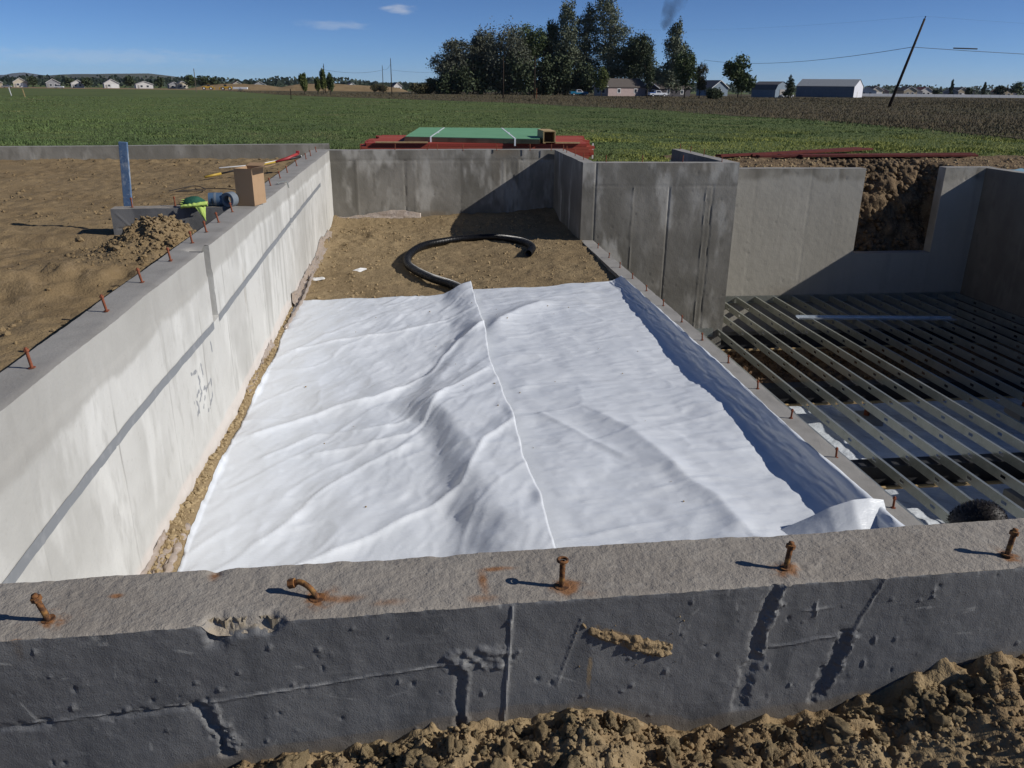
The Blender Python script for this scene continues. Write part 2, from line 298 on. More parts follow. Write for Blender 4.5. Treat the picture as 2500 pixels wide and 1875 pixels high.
M['leaf_mid'] = leaf('leaf_mid', (0.085, 0.115, 0.042), (0.05, 0.075, 0.03), (0.13, 0.15, 0.055))
M['leaf_poplar'] = leaf('leaf_poplar', (0.15, 0.168, 0.105), (0.085, 0.105, 0.06), (0.25, 0.26, 0.19))
M['leaf_yellow'] = leaf('leaf_yellow', (0.11, 0.135, 0.034), (0.07, 0.095, 0.028), (0.16, 0.165, 0.05))
M['leaf_bronze'] = leaf('leaf_bronze', (0.095, 0.085, 0.036), (0.06, 0.062, 0.03), (0.13, 0.10, 0.05))
M['far_wood'] = leaf('far_wood', (0.045, 0.062, 0.042), (0.03, 0.045, 0.034), (0.075, 0.09, 0.058))
M['mesa'] = mat('mesa', (0.085, 0.088, 0.066), 0.95, 0.1, layers=[(n_(.004, 5, 1), (0.055, 0.064, 0.048), .42, .62, .8), (n_((.002, .002, .02), 4, 3), (0.15, 0.13, 0.095), .5, .68, .6)])
M['mountain'] = mat('mountain', (0.07, 0.075, 0.075), 0.95, 0.1)
M['pole_wood'] = mat('pole_wood', (0.045, 0.032, 0.024), 0.9, 0.15, layers=[(n_((6, 6, .6), 4, 2), (0.028, 0.021, 0.016), .45, .65, .7)])
M['wire'] = mat('wire', (0.02, 0.02, 0.022), 0.6, 0.3)
for nm, c in dict(siding_white=(.62, .60, .57), siding_tan=(.40, .34, .25), siding_pink=(.36, .28, .26), siding_grey=(.30, .30, .31), siding_cream=(.55, .49, .38), siding_blue=(.20, .25, .30), siding_dark=(.055, .05, .055), roof_red=(.20, .065, .06), roof_brown=(.10, .085, .075), roof_grey=(.13, .125, .13), roof_purple=(.15, .115, .14), trim=(.72, .71, .69), metal_white=(.66, .66, .70), metal_grey=(.17, .19, .22), metal_roof=(.27, .285, .30), fence_white=(.70, .69, .68), car_white=(.72, .73, .75), car_blue=(.02, .10, .32), car_teal=(.03, .20, .33), machine=(.50, .29, .03), tyre=(.02, .02, .022), door=(.30, .28, .26)).items():
    M[nm] = mat(nm, c, .75 if 'car' not in nm else .3, .25, layers=[(n_(1.5, 3, 2), tuple(v*.85 for v in c), .45, .65, .6)])
M['glass'] = mat('glass', (0.03, 0.035, 0.045), 0.12, 0.5)
M['hair'] = mat('hair', (0.018, 0.014, 0.012), 0.55, 0.35, layers=[(n_(60, 3, 2), (0.11, 0.09, 0.075), .55, .68, .7)])
M['skin'] = mat('skin', (0.42, 0.24, 0.16), 0.6, 0.3)
M['shirt'] = mat('shirt', (0.10, 0.12, 0.15), 0.9, 0.1)
M['jeans'] = mat('jeans', (0.05, 0.07, 0.12), 0.9, 0.1)
M['boots'] = mat('boots', (0.12, 0.075, 0.04), 0.8, 0.2)

# ------------------------------------------------------------------ terrain
def gz(y): return -0.30-0.0045*np.clip(np.asarray(y, float)-20, 0, 760)
def gzf(y): return float(gz(y))
xs = np.array([-12500, -9000, -2500, -900, -400, -180, -80, -40, -20, -11.8, 0, 5.7, 16.8, 25, 45, 80, 180, 400, 900, 2500, 9000, 12500.])
ys = np.array([-12500, -3000, -400, -60, -6, 17.42, 19.0, 20, 24, 30, 40, 60, 90, 140, 220, 330, 480, 640, 780, 1500, 4000, 12000, 12500.])
GX, GY = np.meshgrid(xs, ys, indexing='ij'); GZ = gz(GY)
F = gridF(len(xs), len(ys)); cx = GX.ravel()[F].mean(1); cy = GY.ravel()[F].mean(1)
keep = ~((cx > -11.8) & (cx < 16.8) & (cy > -6) & (cy < 17.42)) & ~((cx > 5.7) & (cx < 16.8) & (cy > 17) & (cy < 19.0))
struct(mesh_np('ground', np.stack([GX, GY, GZ], -1).reshape(-1, 3), F[keep], M['grass_ground'], smooth=False))

def wedge(x):   # near edge of the weedy strip
    return None
wb = [(-142, 589), (-22, 165), (11.5, 100.7), (20.5, 65.5), (22.6, 44.0), (21.2, 26.5), (22, 10), (24, -40)]
# weedy field to the right of that line
V = []; Fs = []
wy = np.array([p[1] for p in wb][::-1]); wx = np.array([p[0] for p in wb][::-1])
def wline(y): return np.interp(y, wy, wx)
yy = np.concatenate([np.linspace(-40, 60, 30), np.linspace(64, 620, 60)])
P0 = np.stack([wline(yy)+fbm(yy, yy*0, f=.15, o=3, seed=3)*2.2, yy, gz(yy)+.02], -1)
cols = [P0]
for k, w in enumerate((3, 15, 60, 200, 500)):
    q = P0.copy(); q[:, 0] = P0[:, 0]+w; cols.append(q)
A = np.stack(cols, 0)
struct(grid('weed_field', A[..., 0], A[..., 1], A[..., 2], M['weed_ground'], flip=False))

def lushm(x, y): return np.clip(sstep(2.5, 6.0, x-.05*(y-18))*sstep(40, 26, y)*sstep(-.6, .15, fbm(x, y, f=.35, o=3, seed=18))+.3*sstep(20.5, 18, y), 0, 1)
def blades(name, n, xy, h, w, lean, m, dry=None, seed=1):
    r = np.random.default_rng(seed); x, y = xy; z = gz(y)
    a = r.uniform(0, 2*np.pi, n); dx, dy = np.cos(a)*w/2, np.sin(a)*w/2
    lx, ly = r.normal(0, lean, n)*h, r.normal(0, lean, n)*h
    V = np.empty((n, 3, 3)); V[:, 0] = np.stack([x-dx, y-dy, z-.02], -1); V[:, 1] = np.stack([x+dx, y+dy, z-.02], -1)
    V[:, 2] = np.stack([x+lx, y+ly, z+h], -1)
    at = None if dry is None else {'dry': np.repeat(dry, 3), 'lush': np.repeat(lushm(x, y), 3)}
    o = mesh_np(name, V.reshape(-1, 3), np.arange(3*n).reshape(-1, 3), m, smooth=False, attrs=at)
    return o
def frust(y, u): return y*(-0.50+1.42*u)-1
n = 330000; u = rng.random(n); y = 17.6*np.exp(rng.random(n)*math.log(125/17.6)); x = frust(y, u)
ok = (x < wline(y)+1.0+rng.normal(0, 1, n)) & ~((x < -1.9) & (x > -12) & (y < 18.95)) & ~((x > 5.6) & (y < 18.5+.75*fbm(x, y*0, f=.8, seed=9)+.10*np.clip(x-6, 0, 4)))
x, y = x[ok], y[ok]; n = len(x)
cl = fbm(x, y, f=.7, o=4, seed=4)
h = (.012+.022*rng.random(n)+.06*np.clip(cl, 0, 1)*1.5)*(1+.002*y)
blades_o = blades('field_grass', n, (x, y), h, (.018+.018*rng.random(n))*(1+y*.02), .8, M['grass'], dry=np.clip(fbm(x, y, f=.22, o=3, seed=8)*2.2-.55+rng.normal(0, .15, n), 0, 1), seed=2)
struct(blades_o, 'stuff')
n = 150000; u = rng.random(n); y = 22*np.exp(rng.random(n)*math.log(330/22)); x = frust(y, u*.95+.08)
edge = wline(y); ok = (x > edge+rng.normal(0, .8, n)); x, y = x[ok], y[ok]; n = len(x)
h = (.06+.12*rng.random(n)+.16*np.clip(fbm(x, y, f=.12, o=4, seed=14), 0, 1)*(1+(y > 70)))*np.clip(.55+y/160, .5, 1.1)
struct(blades('weeds', n, (x, y), h, (.025+.03*rng.random(n))*(1+y*.014), .5, M['weed'], seed=5), 'stuff')

# ------------------------------------------------------------------ dirt areas of the building site
def ico(sub):
    bm = bmesh.new(); bmesh.ops.create_icosphere(bm, subdivisions=sub, radius=1)
    V = np.array([v.co[:] for v in bm.verts]); Fq = np.array([[v.index for v in f.verts] for f in bm.faces]); bm.free(); return V, Fq
ICO = {k: ico(k) for k in (1, 2, 3, 4)}
def clod_shape(sub, seed, rough=.3):
    V, Fq = ICO[sub]; s = seed*13.7
    d = 1+rough*fbm(V[:, 0]+s, V[:, 1], V[:, 2], f=1.1, o=2, seed=seed)*1.5
    if sub >= 2: d = d+rough*.62*fbm(V[:, 0]+s, V[:, 1]+s, V[:, 2], f=3.2, o=4, seed=seed+3, g=.65)
    if sub >= 3: d = d-rough*.5*np.abs(fbm(V[:, 0]+s, V[:, 1]-s, V[:, 2], f=2.3, o=3, seed=seed+6))+rough*.28*fbm(V[:, 0], V[:, 1]+s, V[:, 2], f=11, o=3, seed=seed+9, g=.7)
    return V*d[:, None]*np.array([1, .85, .75]), Fq
def scatter_clods(name, xy, z, size, m, sub=1, seed=0, parent=None, sink=.3):
    r = np.random.default_rng(seed); base = [clod_shape(sub, seed*7+k, .42) for k in range(6)]
    Vs, Fs, off = [], [], 0
    for i in range(len(size)):
        V, Fq = base[i % 6]; a, b = r.uniform(0, 6.28), r.uniform(-.7, .7)
        ca, sa, cb, sb = math.cos(a), math.sin(a), math.cos(b), math.sin(b)
        Rm = np.array([[ca, -sa, 0], [sa, ca, 0], [0, 0, 1]]) @ np.array([[1, 0, 0], [0, cb, -sb], [0, sb, cb]])
        Vs.append((V*size[i]) @ Rm.T + np.array([xy[0][i], xy[1][i], z[i]+size[i]*(.75-sink-.3)])); Fs.append(Fq+off); off += len(V)
    return mesh_np(name, np.concatenate(Vs), np.concatenate(Fs), m, parent, smooth=sub > 1)

# room floor
def rf(x, y): return -1.63+.021*np.clip(np.asarray(y)-8, 0, 20)+.042*np.clip(np.asarray(x), 0, 3)
def leftx(y): return np.interp(y, [2, 4.43, 5.27, 6.38, 7.2, 8.9, 10.9], [-1.50, -1.54, -1.585, -1.62, -1.62, -1.62, -1.68])+.018*fbm(y, y*0, f=2.5, o=3, seed=302)
def sheet_in(x, y):
    x = np.asarray(x, float); y = np.asarray(y, float); lx = leftx(y); return sstep(-.03, .07, x-lx)*sstep(10.98, 10.8, y)
def rfd(x, y):
    z = rf(x, y)+.030*fbm(x, y, f=1.1, o=3, seed=21)+.022*fbm(x, y, f=5, o=3, seed=22)+.012*fbm(x, y, f=17, o=3, seed=23)
    lw = np.exp(-((np.asarray(x)+1.70)/.16)**2)*(.05+.09*np.clip(fbm(y, y*0+3, f=.9, o=2, seed=24)+.1, 0, 1))
    lump = .10*np.exp(-((np.asarray(x)+1.1)/.7)**2-((np.asarray(y)-15.2)/.9)**2)*(.6+fbm(x, y, f=4, o=3, seed=25))
    bk = .09*sstep(16.1, 17.0, y)
    return z+lw+lump+bk-.085*sheet_in(x, y)
def arr(a, b, d): return np.linspace(a, b, max(2, int(round((b-a)/d))+1))
def hf(name, xa, ya, fz, m, attrs=None, parent=None):
    X, Y = np.meshgrid(xa, ya, indexing='ij'); return grid(name, X, Y, fz(X, Y), m, parent=parent, attrs=None if attrs is None else {k: f(X, Y) for k, f in attrs.items()})
room = struct(hf('room_floor', np.concatenate([arr(-1.72, -1.2, .022), arr(-1.14, 2.96, .03)]), np.concatenate([arr(1.9, 4.0, .2), arr(4.05, 10.4, .028), arr(10.43, 17.35, .026)]), rfd, M['room_dirt']))
n = 2600; x = rng.uniform(-1.66, 2.9, n); y = rng.uniform(10.8, 17.0, n); k = fbm(x, y, f=1.4, o=3, seed=31)+.25*np.exp(-((x+1.1)/.6)**2-((y-15.2)/1.)**2) > rng.uniform(-.5, .7, n)
x, y = x[k], y[k]; sz = .008+.022*rng.random(len(x))**3
struct(scatter_clods('room_clods', (x, y), rfd(x, y), sz, M['clod'], 1, 3), 'stuff')
n = 1500; x = -1.69+np.abs(rng.normal(0, .05, n)); y = rng.uniform(4.1, 11.2, n); kx = x < leftx(y)-.012; x, y = x[kx], y[kx]; n = len(x); sz = .006+.022*rng.random(n)**3
struct(scatter_clods('wall_base_clods', (x, y), rfd(x, y), sz, M['clod'], 1, 4), 'stuff')

# yard left of the long wall
def yard(x, y):
    x = np.asarray(x); y = np.asarray(y)
    z = -.27+.035*fbm(x, y, f=.6, o=3, seed=41)+.030*fbm(x, y, f=3.2, o=4, seed=42)+.016*fbm(x, y, f=14, o=3, seed=43)
    m1 = .24*np.exp(-((x+2.45)/.40)**2-((y-7.95)/.55)**2)*(1+.8*fbm(x, y, f=6, o=4, seed=44, g=.6))
    rd = .13*np.exp(-((y-(6.55+.25*(x+2.4)))/.34)**2)*sstep(-6.5, -3.0, x)*(1+.9*fbm(x, y, f=4, o=3, seed=45))
    ed = -.07*np.exp(-((x+1.95)/.28)**2)*sstep(7.5, 6.5, y)
    tr = -.10*np.exp(-((y-8.45)/.22)**2)*sstep(-2.9, -3.3, x)*sstep(-6.0, -4.0, x)
    fr = .05*np.exp(-((y-17.2)/.5)**2)*(1+fbm(x, y, f=5, o=3, seed=46))
    return z+m1+rd+ed+tr+fr
struct(hf('yard_dirt', np.concatenate([arr(-11.8, -7, .12), arr(-6.97, -1.86, .03)]), np.concatenate([arr(-6, 3.0, .3), arr(3.03, 10.5, .03), arr(10.54, 18.9, .045)]), yard, M['dirt']))
n = 5200; y = 3.2+15.2*rng.random(n)**1.2; x = -1.95-(rng.random(n)**1.3)*np.clip(y*.42, 1.5, 7); kk = fbm(x, y, f=1.0, o=3, seed=47)+1.3*np.exp(-((x+2.5)/.45)**2-((y-7.8)/.5)**2)+.35*np.exp(-((y-17.2)/.6)**2) > rng.uniform(-.3, .9, n)
x, y = x[kk], y[kk]; sz = (.008+.03*rng.random(len(x))**3)
struct(scatter_clods('yard_clods', (x, y), yard(x, y), sz, M['dirt'], 1, 5), 'stuff')
n = 1500; x = -2.50+rng.normal(0, .28, n); y = 7.85+rng.normal(0, .32, n); k = x < -1.97; x, y = x[k], y[k]
struct(scatter_clods('mound_clods', (x, y), yard(x, y), .006+.020*rng.random(len(x))**2.4, M['dirt'], 2, 6), 'stuff')

# dirt and trench bank behind the deep pit
def bank(x, y):
    x = np.asarray(x, float); y = np.asarray(y, float)
    g = sstep(9.2, 9.65, x)*sstep(12.1, 11.6, x)
    prof = np.interp(y, [16.8, 17.05, 17.25, 17.45, 17.7, 17.95, 18.3, 19, 22], [-2.45, -2.15, -1.95, -1.35, -.75, -.42, -.34, -.28, -.28])
    flat = -.36+.08*sstep(17.2, 19.0, y)
    rough = fbm(x, y*2, f=2.6, o=4, seed=51)
    z = g*prof+(1-g)*flat+rough*(.05+.14*g*sstep(18.2, 17.8, y))
    return z+.03*fbm(x, y, f=7, o=3, seed=52)
XB, YB = np.meshgrid(np.concatenate([arr(5.8, 9.0, .05), arr(9.03, 12.4, .025), arr(12.45, 17, .08)]), np.concatenate([arr(16.86, 18.4, .022), arr(18.45, 22.0, .06)]), indexing='ij')
ZB = bank(XB, YB); gB = sstep(9.1, 9.6, XB)*sstep(12.1, 11.7, XB)*sstep(18.2, 17.9, YB)
YB2 = YB+gB*.16*fbm(XB, ZB, f=3.5, o=4, seed=53)
ed = 19.0+.55*fbm(XB, XB*0, f=.8, o=3, seed=9)+.06*np.clip(XB-6, 0, 6)
ZB = np.where(YB > 18.9, np.minimum(ZB, -.26+.5*0), ZB)-.12*sstep(19.2, 19.8, YB)
struct(grid('trench_bank', XB, YB2, ZB, M['bank']))
n = 900; x = rng.uniform(9.3, 12.0, n); y = rng.uniform(16.95, 18.3, n); k = rng.random(n) < .8; x, y = x[k], y[k]
struct(scatter_clods('bank_clods', (x, y), bank(x, y), .02+.06*rng.random(len(x))**2, M['bank'], 2, 8), 'stuff')
n = 1500; x = rng.uniform(6, 16, n); y = rng.uniform(16.9, 18.8, n); k = ~((x > 9.2) & (x < 12.1) & (y < 18)); x, y = x[k], y[k]
struct(scatter_clods('spoil_clods', (x, y), bank(x, y), .012+.035*rng.random(len(x))**3, M['clod'], 1, 9), 'stuff')
struct(hf('backfill', arr(3.1, 5.62, .2), arr(14.3, 17.6, .2), lambda X, Y: -.33+.02*fbm(X, Y, f=3, seed=3), M['dirt']))

# pit floor: plastic over the near part, bare soil beyond
def pf(x, y): return -4.0+.05*fbm(x, y, f=1.0, o=3, seed=61)+.02*fbm(x, y, f=6, o=3, seed=62)
struct(hf('crawl_floor', arr(3.1, 12.5, .06), arr(1.9, 16.7, .06), lambda X, Y: pf(X, Y)+.06*sstep(12.6, 13.2, Y)*fbm(X, Y, f=5, o=3, seed=64), M['crawl_dirt']))
pl = hf('ground_plastic', arr(3.16, 12.3, .05), arr(2.2, 12.6, .05), lambda X, Y: pf(X, Y)+.03+.03*np.abs(fbm(X, Y, f=2.2, o=4, seed=63)), M['crawl_plastic'])
tag(pl, 'pale plastic sheeting on the pit floor below the steel joists', 'plastic sheet')
n = 1600; x = rng.uniform(5.6, 11, n); y = rng.uniform(12.7, 15.9, n)
struct(scatter_clods('crawl_clods', (x, y), pf(x, y)+.03, .015+.05*rng.random(n)**2, M['crawl_dirt'], 1, 10), 'stuff')

# foreground spoil heap against the front wall
ZX = [-1.6, -1.1, -.646, -.347, -.079, .208, .465, .735, .867, 1.087, 1.281, 1.482, 1.706, 2.2, 3.2]
ZZ = [-.66, -.60, -.432, -.405, -.380, -.352, -.372, -.452, -.425, -.42, -.400, -.335, -.297, -.24, -.20]
def fz(x, y):
    x = np.asarray(x, float); y = np.asarray(y, float)
    z = np.interp(x, ZX, ZZ)-.05*np.clip(1.72-y, 0, 3)
    sm = sstep(.8, 1.7, x)*sstep(1.66, 1.50, y)            # smoother graded soil on the right
    z = z-.03*np.exp(-((y-1.72)/.05)**2)*(.4+fbm(x, x*0, f=5, seed=73))
    r = .042*fbm(x, y, f=5, o=2, seed=71)+.036*fbm(x, y, f=13, o=3, seed=72)+.016*fbm(x, y, f=38, o=3, seed=74)-.02*np.abs(fbm(x, y, f=17, o=2, seed=76))
    return z+r*(1-.55*sm)
heap = struct(hf('spoil_heap', np.concatenate([arr(-6, -1.7, .1), arr(-1.68, 2.3, .0075), arr(2.36, 5, .08)]), np.concatenate([arr(-6, .7, .15), arr(.72, 1.80, .0075)]), fz, M['heap_dirt'], attrs={'pale': lambda X, Y: np.clip(fbm(X, Y, f=9, o=4, seed=75)*1.6-.55, 0, 1)}))

# ------------------------------------------------------------------ concrete walls
def wall(name, label, p0, p1, thick, ztop, zbot, us, zs, mats, nt_=6, df=None, dt=None, attr=None, side=1, cat='wall', parent=None):
    """grid wall: visible face runs p0->p1 at t=0, body extends by thick to its left (side=1) or right (side=-1).
       df(u,z)->offset into the wall, dt(u,t)->height offset of the top"""
    p0 = np.array(p0, float); p1 = np.array(p1, float); L = np.linalg.norm(p1-p0); d = (p1-p0)/L
    nrm = np.array([-d[1], d[0]])*side                      # direction into the wall body
    us = np.asarray(us, float); zs = np.asarray(zs, float); nu = len(us)
    th = thick(us) if callable(thick) else np.full(nu, thick)
    rows_t, rows_z, seg = [], [], []
    for z in zs: rows_t.append(np.zeros(nu)); rows_z.append(np.full(nu, z)); seg.append(0)
    for k in range(1, nt_+1): rows_t.append(th*k/nt_); rows_z.append(np.full(nu, ztop)); seg.append(1)
    rows_t.append(th.copy()); rows_z.append(np.full(nu, zbot)); seg.append(2)
    T = np.array(rows_t); Z = np.array(rows_z); U = np.tile(us, (len(rows_t), 1)); seg = np.array(seg)
    Zb, Tb = Z.copy(), T.copy()
    f = seg == 0
    if df is not None: T[f] = T[f]+df(U[f], Zb[f])
    topr = (seg == 1); topr[len(zs)-1] = True
    if dt is not None: Z[topr] = Z[topr]+dt(U[topr], Tb[topr])
    X = p0[0]+d[0]*U+nrm[0]*T; Y = p0[1]+d[1]*U+nrm[1]*T
    nr = len(rows_t); V = np.stack([X, Y, Z], -1).reshape(-1, 3); Fq = gridF(nr, nu)
    if side == -1: Fq = Fq[:, ::-1]
    row = np.repeat(np.arange(nr-1), nu-1); mi = np.where(row < len(zs)-1, 0, np.where(row < nr-2, 1, 0))
    # end caps
    caps = [];
    for c in (0, nu-1):
        ring = [r*nu+c for r in range(nr)]
        caps.append(ring)
    at = {}
    if attr:
        for k, fn in attr.items(): at[k] = fn(U, Zb, Tb, seg[:, None]*np.ones(nu))
    o = mesh_np(name, V, Fq[:, ::-1], mats, parent, True, mi if len(mats) > 1 else None, at)
    bm = bmesh.new(); bm.from_mesh(o.data); bm.verts.ensure_lookup_table()
    for k, ring in enumerate(caps):
        try: fc = bm.faces.new([bm.verts[i] for i in (ring if k == 0 else ring[::-1])]); fc.smooth = False
        except ValueError: pass
    bmesh.ops.recalc_face_normals(bm, faces=bm.faces)
    for e in bm.edges:
        if len(e.link_faces) == 2 and e.calc_face_angle(0) > .62: e.smooth = False
    bm.to_mesh(o.data); bm.free()
    o.data.update()
    if parent is None: tag(o, label, cat)
    return o
def gauss(x, c, s): return np.exp(-((np.asarray(x)-c)/s)**2)
def along(u, z, pts, w):        # soft polyline mask in the (u,z) plane of a face
    d2 = np.full(np.shape(u), 1e9)
    for (a, b), (c, e) in zip(pts[:-1], pts[1:]):
        ux, uz = c-a, e-b; L2 = ux*ux+uz*uz+1e-9
        t = np.clip(((u-a)*ux+(z-b)*uz)/L2, 0, 1)
        d2 = np.minimum(d2, (u-a-t*ux)**2+(z-b-t*uz)**2)
    return np.exp(-(d2/(w*w))**1.7)
def zlist(top, bot, fine_to, d, d2):
    a = list(np.arange(top, fine_to-1e-6, -d)); b = list(np.arange(a[-1]-d2, bot, -d2)); return np.array(sorted(a+b+[bot]))

# front wall -------------------------------------------------------
FX0, FY0, FX1, FY1 = -3.2, 1.662, 12.7, 1.90
fd = np.array([FX1-FX0, FY1-FY0]); fL = np.linalg.norm(fd); fd /= fL
def fu(x): return (x-FX0)/fd[0]
def zc(ppx, ppz): return ppz
def chip(u, z):
    return sstep(.0, 1.0, 1.25*np.exp(-((u-fu(-.44))/.075)**4)*np.exp(-((z+.005)/.032)**2)+.9*np.exp(-((u-fu(-.53))/.030)**2)*np.exp(-((z+.02)/.05)**2)-.18+.35*fbm(u, z, f=26, o=3, seed=81))
def fdf(u, z):
    x = FX0+fd[0]*u
    d = .0022*fbm(u, z, f=6, o=3, seed=82)+.0012*fbm(u, z, f=30, o=3, seed=83)
    wig = lambda s, a=.004: a*1.3*fbm(u, z, f=30, o=4, seed=s, g=.7)
    # raised form-joint fins and grooves
    d -= .0044*along(u, z+wig(1), [(fu(.215), -.01), (fu(.205), -.20), (fu(.195), -.40)], .0045)
    d -= .0028*along(u, z+wig(2), [(fu(-1.3), -.265), (fu(-.55), -.232), (fu(.13), -.165)], .004)
    d += .0055*along(u, z+wig(3, .012), [(fu(-1.3), -.272), (fu(-.95), -.258)], .011)
    d += .0050*along(u, z+wig(4, .010), [(fu(-.82), -.252), (fu(-.60), -.240)], .011)
    d += .0110*along(u+wig(5, .02), z, [(fu(-.585), -.248), (fu(-.555), -.32), (fu(-.535), -.40)], .016)
    d -= .0055*along(u+wig(6, .02), z, [(fu(-.562), -.25), (fu(-.53), -.33), (fu(-.515), -.40)], .008)
    d += .0055*along(u+wig(7, .01), z, [(fu(.075), -.20), (fu(.07), -.30), (fu(.075), -.42)], .010)
    d -= .0044*along(u+wig(8, .01), z, [(fu(.098), -.20), (fu(.092), -.42)], .007)
    d -= .010*sstep(.1, .8, along(u, z, [(fu(.07), -.17), (fu(.13), -.165), (fu(.185), -.165)], .042)+.5*fbm(u, z, f=34, o=3, seed=84)-.2)*(.5+.8*fbm(u, z, f=60, o=2, seed=85))
    d += .0077*along(u+wig(9, .02), z, [(fu(.935), -.005), (fu(.905), -.10), (fu(.895), -.22), (fu(.87), -.40)], .018)
    d -= .0088*along(u+wig(10, .02), z, [(fu(.965), -.005), (fu(.93), -.10), (fu(.918), -.22)], .010)
    d -= .0038*along(u+wig(11, .006), z, [(fu(1.25), .0), (fu(1.21), -.10), (fu(1.185), -.17)], .005)
    d += .0088*along(u+wig(12, .02), z, [(fu(1.165), -.185), (fu(1.13), -.30), (fu(1.10), -.40)], .017)
    d -= .0066*along(u+wig(13, .02), z, [(fu(1.19), -.19), (fu(1.165), -.28), (fu(1.14), -.36)], .009)
    d -= .0033*along(u, z+wig(14, .004), [(fu(.94), -.205), (fu(1.19), -.180)], .0045)
    d -= .0022*along(u, z, [(fu(.40), -.06), (fu(.36), -.20), (fu(.34), -.27)], .0035)
    d -= .0022*along(u, z, [(fu(1.02), -.09), (fu(1.105), -.088)], .003)+.004*along(u, z, [(fu(1.055), -.07), (fu(1.06), -.11)], .003)
    # lumps of splashed concrete and bug holes
    r = np.random.default_rng(83)
    for k in range(120):
        cx_, cz_, s_ = fu(r.uniform(-1.3, 2.2)), -r.uniform(.02, .42), r.uniform(.0025, .0065)
        s2_ = s_*r.uniform(.8, 2.2)
        mk = (np.abs(u-cx_) < 4*s2_) & (np.abs(z-cz_) < 4*s2_)
        if mk.any(): d[mk] -= r.choice([-1, 1, 1])*s_*.8*np.exp(-(((u[mk]-cx_)/s_)**2+((z[mk]-cz_)/s2_)**2+.9*fbm(u[mk], z[mk], f=120, o=2, seed=k))**2)
    d += .026*chip(u, z)*(1+.9*fbm(u, z, f=38, o=2, seed=86)+.9*np.abs(fbm(u, z, f=90, o=2, seed=89)))
    # edge not perfectly straight
    d += .004*fbm(u, u*0, f=3, o=4, seed=87)*np.exp(z/.02)
    d += .006*np.clip(fbm(u, z, f=40, o=2, seed=88), 0, 1)*np.exp(z/.008)
    return d
def fdt(u, t):
    z = .004*fbm(u, t, f=2.5, o=3, seed=91)+.0025*fbm(u, t, f=22, o=3, seed=92)+.0012*fbm(u, t, f=70, o=2, seed=93)
    z -= .040*chip(u, -t*.9)*np.exp(-(t/.04)**2)
    z -= .010*gauss(u, fu(-.57), .02)*gauss(t, .24, .02)
    z += .012*gauss(u, fu(1.02), .05)*gauss(t, .075, .03)*(.5+fbm(u, t, f=30, o=2, seed=94))
    z -= .004*np.exp(-(t/.006)**2)
    z -= .012*np.clip(fbm(u, t, f=5, o=4, seed=95)-.15, 0, 1)*np.exp(-((t-.25)/.02)**2)
    return z
boltx = [(-.934, 1.764), (-.286, 1.787), (.354, 1.773), (.988, 1.792), (1.655, 1.794)]
def rustm(u, z, t, s):
    r = 0*u
    x = FX0+fd[0]*u
    nzv = .5*fbm(u, t-z, f=26, o=4, seed=96, g=.7)
    for bx, by in boltx:
        tt = by-(FY0+(bx-FX0)*fd[1]/fd[0]); r = np.maximum(r, (s > 0)*(np.exp(-((x-bx-.008)/.026)**2-((t-tt)/.024)**2)*(1+1.6*nzv)+(nzv+.12)*1.5*np.exp(-((x-bx)/.07)**2-((t-tt)/.06)**2)))
    for c, w, tt, wt, am in [(-.235, .07, .07, .02, .6), (.15, .015, .10, .075, .55), (.19, .06, .16, .012, .55), (.14, .05, .03, .02, .45), (-.57, .018, .22, .03, .8), (-.80, .02, .15, .012, .6), (.42, .03, .02, .02, .3), (-.1, .08, .04, .02, .35)]:
        r = np.maximum(r, (s > 0)*am*np.exp(-((x-c)/w)**2-((t-tt)/wt)**2)*(1+1.4*nzv))
    r = np.maximum(r, (s == 0)*.7*np.exp(-((x+.98)/.015)**2)*sstep(-.14, -.01, z)*(1+nzv))
    return np.clip(r, 0, 1)
def soilm(u, z, t, s):
    r = along(u, z, [(fu(.44), -.105), (fu(.50), -.135), (fu(.58), -.165), (fu(.63), -.175)], .022)*1.3+.8*along(u, z, [(fu(.43), -.18), (fu(.425), -.34)], .009)+.5*along(u, z, [(fu(.405), -.085), (fu(.40), -.10)], .008)
    return (s == 0)*np.clip(r-.25+.9*fbm(u, z, f=40, o=3, seed=97)*r, 0, 1)+(s == 0)*.40*sstep(-.018, .004, np.interp(FX0+fd[0]*u, ZX, ZZ)+.012+.02*fbm(u, z, f=9, o=3, seed=99)-z)
def scuffm(u, z, t, s):
    r = along(u, z, [(fu(.215), -.01), (fu(.205), -.20), (fu(.195), -.40)], .004)+.9*along(u, z, [(fu(-.55), -.232), (fu(.13), -.165)], .004)+.5*along(u, z, [(fu(-1.3), -.265), (fu(-.55), -.232)], .003)
    r = r+.6*along(u, z, [(fu(1.25), .0), (fu(1.185), -.17)], .004)+.5*along(u, z, [(fu(-.515), -.25), (fu(-.512), -.40)], .007)+.4*along(u, z, [(fu(.098), -.20), (fu(.092), -.42)], .006)+.4*along(u, z, [(fu(1.03), -.09), (fu(1.10), -.086)], .003)
    q = np.random.default_rng(41)
    for k in range(120):
        a, b, L, an = fu(q.uniform(-1.3, 2.2)), -q.uniform(.01, .42), q.uniform(.01, .07), q.choice([q.normal(1.57, .15), q.normal(0, .3), q.uniform(0, 3.1)])
        mk = (np.abs(u-a) < .09) & (np.abs(z-b) < .09) & (s == 0)
        if mk.any():
            uu2, zz2 = u[mk], z[mk]; r[mk] += q.uniform(.25, .8)*along(uu2, zz2, [(a, b), (a+L*math.cos(an), b+L*math.sin(an))], .0045)
    r = r+.55*np.clip(fbm(u, z, f=5, o=5, seed=100, g=.65)*1.7-.35, 0, 1)
    return (s == 0)*np.clip(r*(.8+.8*fbm(u, z, f=30, o=2, seed=98)), 0, 1)
